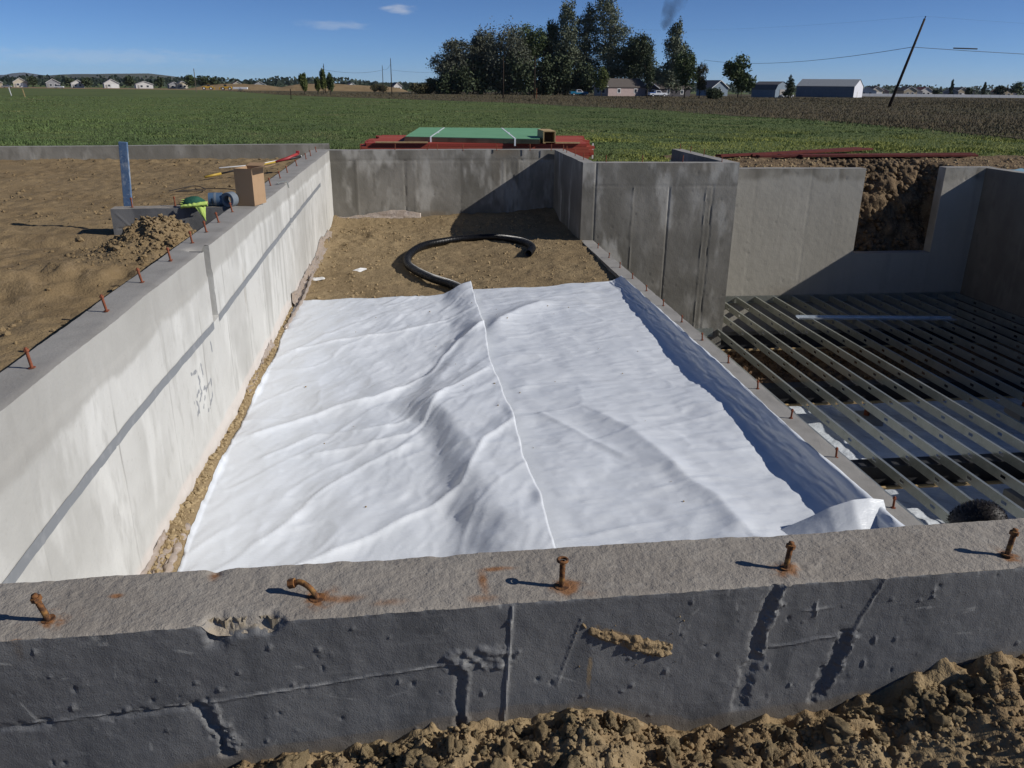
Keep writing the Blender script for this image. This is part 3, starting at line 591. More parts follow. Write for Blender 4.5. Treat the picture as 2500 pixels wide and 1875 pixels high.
us = np.concatenate([arr(0, 1.7, .05), arr(1.706, 5.6, .0048), arr(5.7, fL, .1)])
zs = np.concatenate([arr(-4.2, -1, .4), arr(-.9, -.5, .06), arr(-.47, 0, .0048)])
wall('front_wall', 'dark coated concrete wall with five rusty bolts on top, nearest across the foreground', (FX0, FY0), (FX1, FY1), .247, 0, -4.2, us, zs,
     [M['coating'], M['concrete_top']], 38, fdf, fdt, attr={'raw': lambda u, z, t, s: np.where(s == 0, chip(u, z), chip(u, -t*.9)*np.exp(-(t/.03)**2)), 'rust': rustm, 'soil': soilm, 'scuff': scuffm})

# left long pale wall ----------------------------------------------
LX = -1.70; LY0, LY1 = 1.93, 16.97
def lu(y): return LY1-y                                   # u runs from the back towards the camera
seams = [3.31, 4.30, 5.28, 6.20, 7.09, 7.95, 8.85, 9.65, 10.5, 11.9, 12.95, 13.9, 14.9, 15.9]
def slot(u, z):
    s1 = sstep(.085, .075, np.abs(u-lu(6.68)))*sstep(-.605, -.59, z)
    s2 = sstep(.07, .06, np.abs(u-lu(11.2)))*sstep(-.60, -.58, z)
    return s1, s2
def ldf(u, z):
    d = .004*fbm(u, z, f=2, o=3, seed=101)+.0012*fbm(u, z, f=16, o=3, seed=102)
    for k, y in enumerate(seams): d -= .005*gauss(u+.012*z, lu(y), .008)*(z < -.2)*(.6+.4*(k % 2))
    s1, s2 = slot(u, z); d += .13*s1+.07*s2
    d -= .006*sstep(-.21, -.235, z+.03*fbm(u, u*0, f=1.5, o=3, seed=103))
    r = np.random.default_rng(5)
    for k in range(160):
        yc, zc_, s_ = r.uniform(2.8, 9), -r.uniform(.25, 1.5), r.uniform(.004, .009)
        mk = (np.abs(u-lu(yc)) < .04) & (np.abs(z-zc_) < .06)
        if mk.any(): d[mk] += .006*np.exp(-((u[mk]-lu(yc))/s_)**2-((z[mk]-zc_)/(s_*1.9))**2)
    # foam and spilled concrete at the foot
    ft = sstep(-1.36, -1.56, z+.10*fbm(u, z, f=1.6, o=3, seed=104))
    d -= .014*ft*(.6+.9*fbm(u, z, f=12, o=3, seed=105))
    return d
def ldt(u, t):
    s1, s2 = slot(u, u*0)
    z = .006*fbm(u, t, f=1.2, o=3, seed=106)+.002*fbm(u, t, f=18, o=3, seed=107)-.006*np.exp(-(t/.012)**2)
    z -= .06*gauss(u, lu(6.60), .06)*np.exp(-((t-.05)/.06)**2)*(1+.6*fbm(u, t, f=20, o=2, seed=108))
    return z
def stripe_z(u):
    y = LY1-u; return np.interp(y, [2.5, 3.03, 4.2, 5.2, 6.6, 8.8, 11.5, 14.87], [-.665, -.655, -.622, -.610, -.632, -.560, -.50, -.445])+.008*fbm(u, u*0, f=1.3, o=3, seed=109)
def bandm(u, z, t, s): return (s == 0)*sstep(-.31, -.20, z+.06*fbm(u, z, f=2.5, o=5, seed=110, g=.65)+.02*np.clip(6-(LY1-u), -3, 2))
def paintm(u, z, t, s):
    y = LY1-u; w = .032
    p = (np.abs(z-stripe_z(u)) < w)*(y < 14.95)*1.0*(1-slot(u, z)[0])
    g = 0*u
    for pl_ in [[(5.80, -.78), (5.93, -.80), (6.0, -.90), (5.88, -.98)], [(6.08, -.80), (6.10, -.90)], [(5.78, -1.00), (5.98, -.96)], [(5.80, -1.13), (6.0, -1.0), (6.12, -1.0)], [(6.0, -1.12), (6.14, -1.02), (6.3, -1.0), (6.28, -1.14), (6.12, -1.2)], [(6.42, -.70), (6.44, -.80)], [(5.84, -1.0), (5.88, -1.12)]]:
        g = np.maximum(g, along(u, z, [(lu(a), b) for a, b in pl_], .026)*(.8+.5*fbm(u, z, f=30, o=2, seed=113)))
    return (s == 0)*g*.72
def ltone(u, z, t, s):
    r = .75*np.clip(fbm(u*1.3, z*.8, f=1.6, o=5, seed=111, g=.62), 0, 1)
    for y in (9.0, 9.25, 10.1, 10.35, 12.6): r = r+.75*gauss(u+.02*z, lu(y), .05)*(z < -.1)
    return (s == 0)*np.clip(r+slot(u, z)[0]*.9+slot(u, z)[1]*.9, 0, 1)
us = np.concatenate([arr(0, lu(9.0), .028), arr(lu(8.98), lu(2.4), .016), arr(lu(2.35), lu(LY0), .1)])
zs = np.concatenate([arr(-2.0, -1.75, .1), arr(-1.72, 0, .018)])
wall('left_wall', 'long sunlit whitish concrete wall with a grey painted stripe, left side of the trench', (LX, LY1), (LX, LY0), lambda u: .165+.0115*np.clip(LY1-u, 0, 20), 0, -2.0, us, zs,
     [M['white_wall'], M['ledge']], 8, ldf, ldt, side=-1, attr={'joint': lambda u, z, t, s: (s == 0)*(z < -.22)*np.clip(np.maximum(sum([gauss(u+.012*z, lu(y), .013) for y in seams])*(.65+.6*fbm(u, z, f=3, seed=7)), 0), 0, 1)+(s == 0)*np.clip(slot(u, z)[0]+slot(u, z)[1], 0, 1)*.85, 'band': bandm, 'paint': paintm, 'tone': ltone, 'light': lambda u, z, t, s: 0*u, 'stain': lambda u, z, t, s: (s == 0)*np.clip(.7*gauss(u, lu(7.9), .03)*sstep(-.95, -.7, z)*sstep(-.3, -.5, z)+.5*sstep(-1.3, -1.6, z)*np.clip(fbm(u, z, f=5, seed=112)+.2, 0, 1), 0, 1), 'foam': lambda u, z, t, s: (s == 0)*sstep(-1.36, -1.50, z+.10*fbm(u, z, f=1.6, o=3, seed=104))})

su = arr(lu(14.95), lu(2.3), .02); sv_ = arr(-1, 1, .5)
SU, SV = np.meshgrid(su, sv_, indexing='ij'); SZ = stripe_z(SU)+SV*(.031+.004*fbm(SU, SV, f=6, o=3, seed=114)); 
M['stripe'] = mat('stripe', (0.205, 0.215, 0.225), 0.8, 0.2, layers=[(n_(12, 4, 3), (0.27, 0.275, 0.28), .5, .7, .6)])
SD = ldf(SU, SZ); k_ = slot(SU, SZ)[0]; o = mesh_np('painted_stripe', np.stack([LX-SD+.004, LY1-SU, SZ], -1).reshape(-1, 3), gridF(*SU.shape)[(np.abs((LY1-SU).ravel()[gridF(*SU.shape)].mean(1)-6.68) > .10)], M['stripe'], bpy.data.objects['left_wall'])
o['label'] = 'grey painted stripe running along the whitish wall'
# generic grey walls ------------------------------------------------
def simple_face(seams_u=(), hz=None, seed=0, uoff=0, grooves=.012):
    def f(u, z):
        d = .004*fbm(u, z, f=1.5, o=3, seed=seed)+.0015*fbm(u, z, f=12, o=3, seed=seed+1)
        for k, s_ in enumerate(seams_u):
            d += grooves*(1 if k % 2 else -.7)*gauss(u+.01*fbm(z, z*0, f=5, seed=seed+k), s_, .010)*((z < hz) if hz is not None else 1)
        if hz is not None: d += .012*gauss(z+.006*fbm(u, u*0, f=4, seed=seed+9), hz, .009)
        r = np.random.default_rng(seed+3)
        for k in range(70):
            a, b = r.uniform(u.min(), u.max()), r.uniform(z.min(), z.max())
            mk = (np.abs(u-a) < .06) & (np.abs(z-b) < .06)
            if mk.any(): d[mk] += .012*np.exp(-((u[mk]-a)**2+(z[mk]-b)**2)/.012**2)
        return d
    return f
def panel_tone(seams_u, hz, seed):
    edges = [-99]+sorted(seams_u)+[99]
    def f(u, z, t, s):
        r = np.random.default_rng(seed); o = 0*u
        for a, b in zip(edges[:-1], edges[1:]):
            v = r.random(); o = np.where((u >= a) & (u < b), v, o)
        o = np.where(z > hz, .65, o) if hz is not None else o
        return (s == 0)*np.clip(.85*o+.7*fbm(u, z*.6, f=2.2, o=5, seed=seed), 0, 1)
    return f
def panel_light(seed):
    return lambda u, z, t, s: (s == 0)*np.clip(2.2*fbm(u*1.6, z*.55, f=2.0, o=5, seed=seed, g=.6)-.25, 0, 1)
top_noise = lambda seed: (lambda u, t: .005*fbm(u, t, f=1.5, o=3, seed=seed)+.002*fbm(u, t, f=18, o=2, seed=seed+1))
G2 = [M['grey_wall'], M['ledge']]
bsm = [x+2.0 for x in (-1.19, -.208, .0, .948, 1.86, 2.02, 2.165)]
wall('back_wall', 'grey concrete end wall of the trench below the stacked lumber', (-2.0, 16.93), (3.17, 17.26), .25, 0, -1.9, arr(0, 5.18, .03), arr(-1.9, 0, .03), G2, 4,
     simple_face(bsm, -.205, 120), top_noise(121), attr={'tone': panel_tone(bsm, -.205, 122), 'light': panel_light(123), 'stain': lambda u, z, t, s: (s == 0)*np.clip(.5*gauss(u, 4.0, .35)*sstep(-.2, -.02, z)+.9*gauss(u, 2.35, .5)*sstep(-1.15, -1.32, z)+.35*gauss(u, 3.75, .25), 0, 1)})
wall('side_wall', 'shaded grey concrete wall joining the end wall and the tall panelled wall', (2.93, 17.2), (2.93, 14.205), .23, 0, -1.9, arr(0, 2.995, .03), arr(-1.9, 0, .03), G2, 4,
     simple_face((.9, 1.7), None, 130), top_noise(131), attr={'tone': panel_tone((.9, 1.7), None, 132), 'light': panel_light(133), 'stain': lambda u, z, t, s: 0*u})
bsm = [x-2.93 for x in (3.165, 3.863, 4.529, 5.215, 5.336)]
def blf(u, z):
    d = simple_face(bsm[1:], -.41, 140, grooves=.014)(u, z); d = np.where(u < .235, .002*fbm(u, z, f=6, seed=4), d)
    return d+.014*gauss(u, .235, .008)
wall('panel_wall', 'tall grey concrete wall with form-panel seams, left of the deep pit', (2.932, 14.2), (5.79, 14.2), .23, 0, -4.2, arr(0, 2.858, .02), np.concatenate([arr(-4.2, -3.4, .1), arr(-3.36, 0, .025)]), G2, 4,
     blf, top_noise(141), attr={'tone': panel_tone(bsm, -.41, 147), 'light': panel_light(143), 'stain': lambda u, z, t, s: (s == 0)*np.clip(.7*gauss(u, 2.1, .5)*sstep(-.35, -.05, z)*np.clip(.5+fbm(u, z, f=2, seed=3), 0, 1)+.3*gauss(u, 1.5, .2), 0, 1)})
wall('return_wall', 'short dark concrete wall running back from the tall panelled wall', (5.565, 17.5), (5.565, 14.435), .22, 0, -4.2, arr(0, 3.065, .06), arr(-4.2, 0, .1), G2, 4,
     simple_face((), None, 150), top_noise(151), attr={'tone': panel_tone((), None, 152), 'light': panel_light(153), 'stain': lambda u, z, t, s: 0*u})
wall('low_wall', 'low concrete wall with a row of small bolts between the white sheet and the deep pit', (2.94, 14.195), (2.94, 1.97), .228, -1.36, -4.2, arr(0, 12.22, .03), np.concatenate([arr(-4.2, -2.0, .2), arr(-1.95, -1.36, .03)]), [M['grey_wall'], M['ledge']], 8,
     lambda u, z: .005*fbm(u, z, f=2, o=3, seed=160), lambda u, t: .006*fbm(u, t, f=1.5, o=3, seed=161)+.003*fbm(u, t, f=16, o=3, seed=162)-.012*np.clip(fbm(u, t, f=6, o=3, seed=163), 0, 1)*np.exp(-((t-.228)/.02)**2)+.06*np.exp(-((u-lu(4.02)+0+(14.195-LY1))/.09)**2)*np.exp(-((t-.07)/.07)**2)*(1+.6*fbm(u, t, f=14, seed=164)),
     attr={'tone': lambda u, z, t, s: (s == 0)*.3+0*u, 'light': lambda u, z, t, s: 0*u, 'stain': lambda u, z, t, s: (s > 0)*.5*np.clip(fbm(u, t, f=1.2, o=3, seed=165)*2-.4, 0, 1)})
pw = thing('pit_back_wall', 'tall sunlit concrete wall with a square opening onto dark soil, behind the pit', 'wall', (0, 0, 0))
for nm, x0, x1, zt, sd in [('wall_panel', 5.792, 9.60, -.33, 170), ('opening_sill', 9.602, 11.428, -2.16, 175), ('wall_panel', 11.43, 12.62, -.31, 180)]:
    sm_ = [v-x0 for v in np.arange(x0+.75, x1, .62)]
    wall(nm, '', (x0, 16.6), (x1, 16.6), .25, zt, -4.2, arr(0, x1-x0, .03), np.concatenate([arr(-4.2, -3.3, .1), arr(-3.25, zt, .035)]), [M['pit_wall'], M['ledge']], 4,
         simple_face(sm_, None, sd, grooves=.004), top_noise(sd+1), attr={'tone': lambda u, z, t, s, q=sm_: (s == 0)*np.clip(sum([1.3*gauss(u+.05*z, v, .05) for v in q])*np.clip(.5+fbm(u, z*.6, f=2, seed=9), 0, 1)+.8*np.clip(fbm(u, z*.4, f=1.3, o=5, seed=10, g=.6)*1.6, 0, 1), 0, 1), 'light': lambda u, z, t, s: (s == 0)*.8*sstep(-.45, -.62, z+.16*fbm(u, u*0, f=1.7, seed=5)), 'stain': lambda u, z, t, s: (s == 0)*np.clip(.5*sstep(-2.5, -3.1, z)*gauss(u, 2.2, .7)+.3*gauss(u, .8, .12), 0, 1)}, parent=pw)
wall('pit_side_wall', 'shaded dark concrete wall along the right side of the deep pit', (12.37, 16.598), (12.37, 1.98), .25, -.32, -4.2, arr(0, 14.6, .08), arr(-4.2, -.32, .08), [M['shade_toned_wall'], M['ledge']], 4,
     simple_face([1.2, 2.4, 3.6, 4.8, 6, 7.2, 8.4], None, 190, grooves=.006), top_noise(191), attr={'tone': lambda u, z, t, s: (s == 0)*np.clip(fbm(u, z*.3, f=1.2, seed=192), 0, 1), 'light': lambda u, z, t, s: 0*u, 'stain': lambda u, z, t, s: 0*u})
wall('yard_wall', 'low concrete wall between the dirt yard and the green field, far left', (-11.7, 17.12), (-1.86, 18.74), .2, 0, -.9, arr(0, 9.97, .06), arr(-.9, 0, .05), G2, 4,
     simple_face([2.5, 5.6, 7.2], None, 200), top_noise(201), attr={'tone': panel_tone([2.5, 5.6, 7.2], None, 202), 'light': lambda u, z, t, s: 0*u, 'stain': lambda u, z, t, s: 0*u})
def cz(u, z): return .002*fbm(u, z, f=6, o=3, seed=211)+.006*along(u, z+.006*fbm(u, z, f=20, seed=2), [(.05, -.20), (.40, -.185)], .008)-.008*along(u, z, [(.36, -.17), (.42, -.22)], .012)-.004*along(u, z, [(.05, -.05), (.18, -.20)], .008)
wall('stub_wall', 'short dark coated stub wall joining the long whitish wall, blue board at its end', (-3.17, 8.86), (-1.93, 9.0), .22, 0, -.9, arr(0, 1.248, .012), np.concatenate([arr(-.9, -.4, .1), arr(-.38, 0, .012)]), [M['coating'], M['concrete_top']], 8,
     cz, top_noise(212), attr={'raw': lambda u, z, t, s: 0*u, 'rust': lambda u, z, t, s: 0*u, 'soil': lambda u, z, t, s: 0*u, 'scuff': lambda u, z, t, s: (s == 0)*.25*along(u, z, [(.0, .0), (.02, -.3)], .02)})


# ------------------------------------------------------------------ white plastic sheets
SX = np.array([4.4, 5.0, 5.57, 6.6, 7.86, 9.1, 11.2]); SXv = np.array([.79, .805, .77, .775, .735, .77, .735])
def seamx(y): return np.interp(y, SX, SXv)+.012*fbm(y, y*0, f=2.2, o=3, seed=301)
def crease(x, y, pts, w, asym=0):
    d2 = np.full(np.shape(x), 1e9); sg = np.zeros(np.shape(x))
    for (a, b), (c, e) in zip(pts[:-1], pts[1:]):
        ux, uy = c-a, e-b; L2 = ux*ux+uy*uy; t = np.clip(((x-a)*ux+(y-b)*uy)/L2, 0, 1)
        q = (x-a-t*ux)**2+(y-b-t*uy)**2; s_ = np.sign(ux*(y-b)-uy*(x-a)); sg = np.where(q < d2, s_, sg); d2 = np.minimum(d2, q)
    d = np.sqrt(d2); wl = np.where(sg > 0, w*(1+asym), w)
    return np.exp(-(d/wl)**1.3)
CR = {'A': [(-.95, 4.3), (-.79, 4.44), (-.34, 4.76), (.27, 5.28), (.34, 5.48), (.49, 5.91), (.74, 6.2)],
      'B': [(-1.1, 4.75), (-.96, 4.97), (-.82, 5.35), (-.52, 5.81), (-.1, 6.17)],
      'C': [(-.9, 6.1), (-.36, 6.25), (-.12, 6.35), (.01, 6.57), (.2, 7.07), (.68, 7.76)],
      'D': [(-1.3, 6.05), (-1.14, 6.23), (-.93, 6.51), (-.51, 6.5), (-.23, 6.6), (.2, 7.0)],
      'E': [(-1.45, 6.5), (-1.21, 6.73), (-.77, 7.11), (-.45, 7.26), (0, 7.77), (.08, 7.82), (.24, 8.38), (.47, 8.87), (.77, 9.27)],
      'F': [(-1.5, 8.78), (-.84, 9.19), (-.22, 9.43), (.58, 10.0)]}
def under(x, y): return rf(x, y)+.014*fbm(x, y, f=1.1, o=3, seed=21)+.022
def ridged(x, y, f, seed): return (1-np.abs(fbm(x, y, f=f, o=2, seed=seed, g=.4))*1.6).clip(0, 1)**7
def left_h(x, y):
    xs_ = seamx(y); dx = xs_-x
    amp = np.interp(y, [3.5, 4.6, 5.3, 6.0, 6.8, 7.6, 8.4, 9.2, 10.0, 10.8, 11.3], [.13, .15, .14, .13, .15, .10, .07, .14, .10, .125, .13])
    wid = .38+.12*fbm(y, y*0, f=1.1, o=2, seed=303)
    d0 = np.interp(y, [4, 4.6, 5.2, 5.8, 6.4, 7.0, 7.6, 8.4, 9.2, 10, 11.2], [.12, .20, .36, .30, .50, .62, .52, .26, .05, .05, .05])+.12*fbm(x, y, f=1.6, o=3, seed=309)
    h = amp*.92*(1-sstep(d0, d0+wid, np.clip(dx, 0, 9)))
    h = h+.035*fbm(x+.35*y, y*.55-x*.2, f=1.5, o=3, seed=304)*sstep(-1.75, -.9, x)
    h = h+.012*fbm((x-.55*y)*2.2, (y+.45*x)*.7, f=2.0, o=3, seed=305)+.0085*ridged((x-.62*y)*1.6, (y+.5*x)*.5, 1.5, 307)+.004*ridged((x-.35*y)*2.2, (y+.4*x)*.8, 3.4, 308)
    h = h+.0025*fbm((x-.55*y)*3.0, (y+.45*x), f=6.5, o=3, seed=306)
    h = h+.020*crease(x, y, CR['A'], .05, 1.6)+.014*crease(x, y, CR['B'], .06, .8)+.020*crease(x, y, CR['C'], .06, 1.4)
    h = h+.012*crease(x, y, CR['D'], .07, .8)+.030*crease(x, y, CR['E'], .06, 1.2)+.012*crease(x, y, CR['F'], .06, .6)
    for k in 'ABCDEF': h = h+.010*crease(x, y, CR[k], .012)
    return h
def right_h(x, y):
    dx = x-seamx(y)
    h = .022*fbm(x+.2*y, y*.8, f=2.0, o=3, seed=311)+.010*fbm(x*1.0, y*2.2, f=2.0, o=3, seed=312)+.0045*fbm(x*1.2, y*2.6, f=6, o=3, seed=313)+.006*ridged(x*.7+.3*y, y*1.7-.4*x, 1.7, 314)+.003*ridged(x*.9-.3*y, y*2.2, 3.5, 315)
    h = h+.07*crease(x, y, [(.80, 9.27), (1.0, 9.6), (1.27, 9.95), (1.6, 10.2)], .17)+.035*crease(x, y, [(1.6, 6.5), (1.76, 6.18), (1.87, 5.74), (1.98, 5.17), (2.09, 4.89), (2.1, 4.5)], .10, .5)
    h = h+.012*crease(x, y, [(1.08, 6.68), (1.29, 6.3), (1.45, 5.95), (1.6, 5.7)], .04)+.05*np.exp(-((x-2.05)/.22)**2-((y-4.15)/.25)**2)
    return h*sstep(-.05, .25, dx)
ly = np.concatenate([arr(2.3, 3.9, .1), arr(3.92, 11.05, .0185)])
uu = arr(0, 1, 1/135)
Yg, Ug = np.meshgrid(ly, uu, indexing='ij'); endx = sstep(10.4, 11.05, Yg)
Xl = leftx(Yg); Xr = seamx(Yg)+.006; Xg = Xl+(Xr-Xl)*Ug
Yw = Yg+endx*np.interp(Xg, [-1.7, -.42, .3, .52, .75], [-.12, -.05, .0, .04, .20])
Zg = under(Xg, Yw)+left_h(Xg, Yw)
# the lap edge lifts off the lower sheet in two places
lift = .02*np.exp(-((Yw-4.95)/.14)**2)+.02*np.exp(-((Yw-6.35)/.2)**2)
Zg = Zg+lift*np.exp(-((seamx(Yw)-Xg)/.05)**2)
Zg = np.maximum(Zg, rfd(Xg, Yw)+.006)
sh1 = grid('plastic_sheet', Xg, Yw, Zg, M['sheet'], attrs={'dirty': np.clip(.55*fbm(Xg, Yw, f=2.2, o=3, seed=321)+.35*crease(Xg, Yw, CR['B'], .05)-.2, 0, .5)}, flip=True)
tag(sh1, 'left half of the wrinkled white plastic ground cover, its ridge lapping the right half', 'plastic sheet')
so_ = sh1.modifiers.new('thickness', 'SOLIDIFY'); so_.thickness = .0012; so_.offset = -1

# right sheet: floor, turn-up against the low wall, loose edge on its top
ry = np.concatenate([arr(2.3, 3.7, .1), arr(3.72, 11.25, .0185)])
fl = arr(0, 1, 1/105)
cols_x, cols_z, cols_y = [], [], []
Yr = ry
wob = .05*fbm(Yr, Yr*0, f=1.6, o=3, seed=331); wob2 = .03*fbm(Yr, Yr*0, f=3.1, o=3, seed=332)
xturn = 2.76+.6*wob
x0 = seamx(Yr)-.14
for f_ in fl:
    x = x0+(xturn-x0)*f_; cols_x.append(x); cols_z.append(under(x, Yr)+right_h(x, Yr)+.0)
zfoot = cols_z[-1]
for f_ in arr(.04, 1, 1/26):
    e = f_
    x = xturn+(2.925-xturn)*(1-(1-e)**1.6); z = zfoot+(-1.352-zfoot)*(e**1.4)
    w_ = .020*fbm(Yr*1.4+e*.6, Yr*0+e*2.2, f=3.0, o=3, seed=333)*math.sin(math.pi*e)
    cols_x.append(x-w_-.035*np.clip(math.sin(math.pi*e)*fbm(Yr, Yr*0, f=1.2, seed=337), 0, 1)); cols_z.append(z+w_*.6)
lapw = np.interp(Yr, [2, 3.9, 4.45, 4.9, 5.4, 6.2, 7.2, 8.5, 10, 11.2], [.06, .08, .09, .075, .05, .045, .05, .05, .04, .03])+.012*fbm(Yr, Yr*0, f=3, o=3, seed=334)
for f_ in arr(.15, 1, .17):
    cols_x.append(2.93+lapw*f_); cols_z.append(-1.352+.022*math.sin(f_*math.pi*.9)+.012*fbm(Yr, Yr*0+f_, f=4, o=2, seed=335)+.004)
Xr_ = np.array(cols_x).T; Zr_ = np.array(cols_z).T; Yr_ = np.tile(Yr[:, None], (1, Xr_.shape[1]))
Yr_ = Yr_+sstep(10.6, 11.25, Yr_)*(.10*fbm(Xr_, Xr_*0, f=1.5, o=3, seed=336)-.03)
Zr_ = np.where(Xr_ < 2.74, np.maximum(Zr_, rfd(Xr_, Yr_)+.006), Zr_)
sh2 = grid('plastic_sheet', Xr_, Yr_, Zr_, M['sheet'], attrs={'dirty': np.clip(.5*fbm(Xr_, Yr_, f=2.6, o=3, seed=322)-.25, 0, .4)}, flip=True)
tag(sh2, 'right half of the white plastic ground cover, turned up over the low wall', 'plastic sheet')
# corner flap standing at its near end
uu_, vv_ = np.meshgrid(arr(0, 1, 1/44), arr(0, 1, 1/24), indexing='ij')
ku = [0, .12, .27, .45, .60, .82, 1]
tx = np.interp(uu_, ku, [3.03, 2.92, 2.80, 2.65, 2.54, 2.37, 2.20]); ty = np.interp(uu_, ku, [4.38, 4.37, 4.36, 4.37, 4.39, 4.42, 4.45])
tz = np.interp(uu_, ku, [-1.305, -1.282, -1.282, -1.335, -1.41, -1.51, -1.60])
bx = tx-.10*(1-uu_)-.0*vv_; by = ty-.50
arch = np.sin(np.pi*np.clip(vv_*1.0, 0, 1))
Xf = tx+(bx-tx)*vv_; Yf = ty+(by-ty)*vv_; Zf = tz+(-1.62-tz)*vv_+.010*fbm(uu_*5, vv_*1.2, f=1.6, o=3, seed=341)*sstep(0, .2, vv_)+.02*arch*sstep(.1, .4, uu_)*(1-uu_)
fl_ = grid('folded_corner', Xf, Yf, Zf, M['sheet'], parent=sh2, attrs={'dirty': np.clip(fbm(uu_*9, vv_*7, f=2, o=3, seed=342)*1.6-.72, 0, 1)})
fl_['label'] = 'loose white corner folded up and back towards the near wall'
# bulge beside the flap
Vb, Fb = ICO[4]; Vb = Vb[:, :]*np.array([.16, .15, .17])+np.array([2.06, 4.12, -1.58])
bo = mesh_np('bulge', Vb+np.stack([.01*fbm(Vb[:, 0], Vb[:, 1], Vb[:, 2], f=9, seed=3)]*3, -1), Fb, M['sheet'], sh2, True, attrs={'dirty': np.zeros(len(Vb))})
# grit scattered on the sheet
n = 34; x = rng.uniform(-1.2, 2.5, n); y = rng.uniform(4.2, 10.8, n)
z = np.where(x < seamx(y), under(x, y)+left_h(x, y), under(x, y)+right_h(x, y))+.004
struct(scatter_clods('grit', (x, y), z, .004+.008*rng.random(n)**2, M['clod'], 1, 12), 'stuff')

# ------------------------------------------------------------------ corrugated drain pipe
pp = [(.66, 11.02), (.60, 11.17), (.46, 11.45), (.20, 11.844), (-.03, 12.35), (-.165, 12.853), (-.135, 13.5), (.10, 14.18), (.45, 14.55), (.845, 14.74), (1.25, 14.76), (1.56, 14.58), (1.87, 14.15), (1.97, 13.62), (1.84, 13.12)]
def catmull(P, n=26):
    P = [np.array(p, float) for p in P]; P = [2*P[0]-P[1]]+P+[2*P[-1]-P[-2]]; out = []
    for i in range(1, len(P)-2):
        for k in range(n):
            t = k/n; a, b, c, d = P[i-1:i+3]
            out.append(.5*((2*b)+(-a+c)*t+(2*a-5*b+4*c-d)*t*t+(-a+3*b-3*c+d)*t**3))
    out.append(P[-2]); return np.array(out)
cp = catmull(pp); seg = np.r_[0, np.cumsum(np.linalg.norm(np.diff(cp, axis=0), axis=1))]
s_ = np.arange(0, seg[-1], .0055); cpx, cpy = np.interp(s_, seg, cp[:, 0]), np.interp(s_, seg, cp[:, 1])
rad = .060+.0055*np.sign(np.sin(s_*2*np.pi/.024))
czp = rf(cpx, cpy)+.062+.012*np.sin(s_*1.1)+.02*np.exp(-((s_-3.2)/.6)**2)
tg = np.stack([np.gradient(cpx), np.gradient(cpy), np.gradient(czp)], -1); tg /= np.linalg.norm(tg, axis=1)[:, None]
sd_ = np.cross(tg, [0, 0, 1.]); sd_ /= np.linalg.norm(sd_, axis=1)[:, None]; u2 = np.cross(sd_, tg)
th_ = np.linspace(0, 2*np.pi, 19)[:-1]
Vp = (np.stack([cpx, cpy, czp], -1)[:, None, :]+rad[:, None, None]*(np.cos(th_)[None, :, None]*sd_[:, None, :]+np.sin(th_)[None, :, None]*u2[:, None, :]))
nP = len(s_); ii = np.arange(nP-1)[:, None]*18; jj = np.arange(18)[None, :]
Fp = np.stack([ii+jj, ii+(jj+1) % 18, ii+18+(jj+1) % 18, ii+18+jj], -1).reshape(-1, 4)
tag(mesh_np('drain_pipe', Vp.reshape(-1, 3), Fp, M['pipe'], smooth=False), 'black corrugated drain pipe curled on the bare dirt, one end under the white sheet', 'pipe')

# ------------------------------------------------------------------ film and scraps along the wall feet
def ribbon(name, label, path, w, seed, m, wallside=(1, 0)):
    P = np.array(path, float); sg = np.r_[0, np.cumsum(np.linalg.norm(np.diff(P[:, :2], axis=0), axis=1))]; s2 = np.arange(0, sg[-1], .02)
    px_, py_, pz_ = [np.interp(s2, sg, P[:, k]) for k in range(3)]; tt = arr(0, 1, 1/12)
    Sg, Tg = np.meshgrid(s2, tt, indexing='ij')
    wv = w*(.75+.6*fbm(s2, s2*0, f=1.1, o=3, seed=seed))[:, None]
    X = px_[:, None]+wallside[0]*Tg*wv+.012*fbm(Sg*3, Tg*3, f=3, o=3, seed=seed+1)*abs(wallside[0])
    Y = py_[:, None]+wallside[1]*Tg*wv+.02*fbm(Sg, Tg, f=6, seed=seed+4)
    Z = pz_[:, None]+(.14*(1-Tg)**2*(.5+.9*np.clip(fbm(s2, s2*0, f=.8, o=2, seed=seed+2)+.35, 0, 1))[:, None])+.028*fbm(Sg*1.2, Tg*2.5, f=4.5, o=3, seed=seed+3)
    Z = np.maximum(Z, rfd(X, Y)+.002-.05*(fbm(Sg, Tg, f=1.6, o=2, seed=seed+6) > .25)) 
    o = grid(name, X, Y, Z, m); so2 = o.modifiers.new('thickness', 'SOLIDIFY'); so2.thickness = .002
    return tag(o, label, 'plastic film')
ribbon('plastic_film', 'crumpled pinkish film along the foot of the whitish wall, nearest stretch', [(-1.688, 4.0, -1.62), (-1.688, 4.75, -1.62)], .07, 401, M['film'])
ribbon('plastic_film', 'thin film strip along the foot of the whitish wall beside the sheet', [(-1.688, 7.4, -1.62), (-1.688, 9.0, -1.60)], .06, 411, M['film'])
ribbon('plastic_film', 'film strip at the foot of the whitish wall beside the bare dirt', [(-1.685, 10.6, -1.56), (-1.685, 15.6, -1.44)], .12, 421, M['film'])
ribbon('plastic_film', 'folded pinkish film at the foot of the end wall', [(-1.62, 16.93, -1.40), (.1, 17.04, -1.40)], .17, 431, M['film'], wallside=(0, -1))
def roll(name, label, pts, r, m, cat):
    o = MB(); c = catmull(pts, 10); o.tube(c, [r*(.8+.35*math.sin(i*1.7)+.2*random.random()) for i in range(len(c))], 9); return tag(o.build(name, m, smooth=True), label, cat)
roll('film_roll', 'thin rolled grey film lying beside the near end of the whitish wall', [(-1.585, 4.3, -1.565), (-1.60, 4.6, -1.57), (-1.615, 4.95, -1.575)], .028, M['film'], 'plastic film')
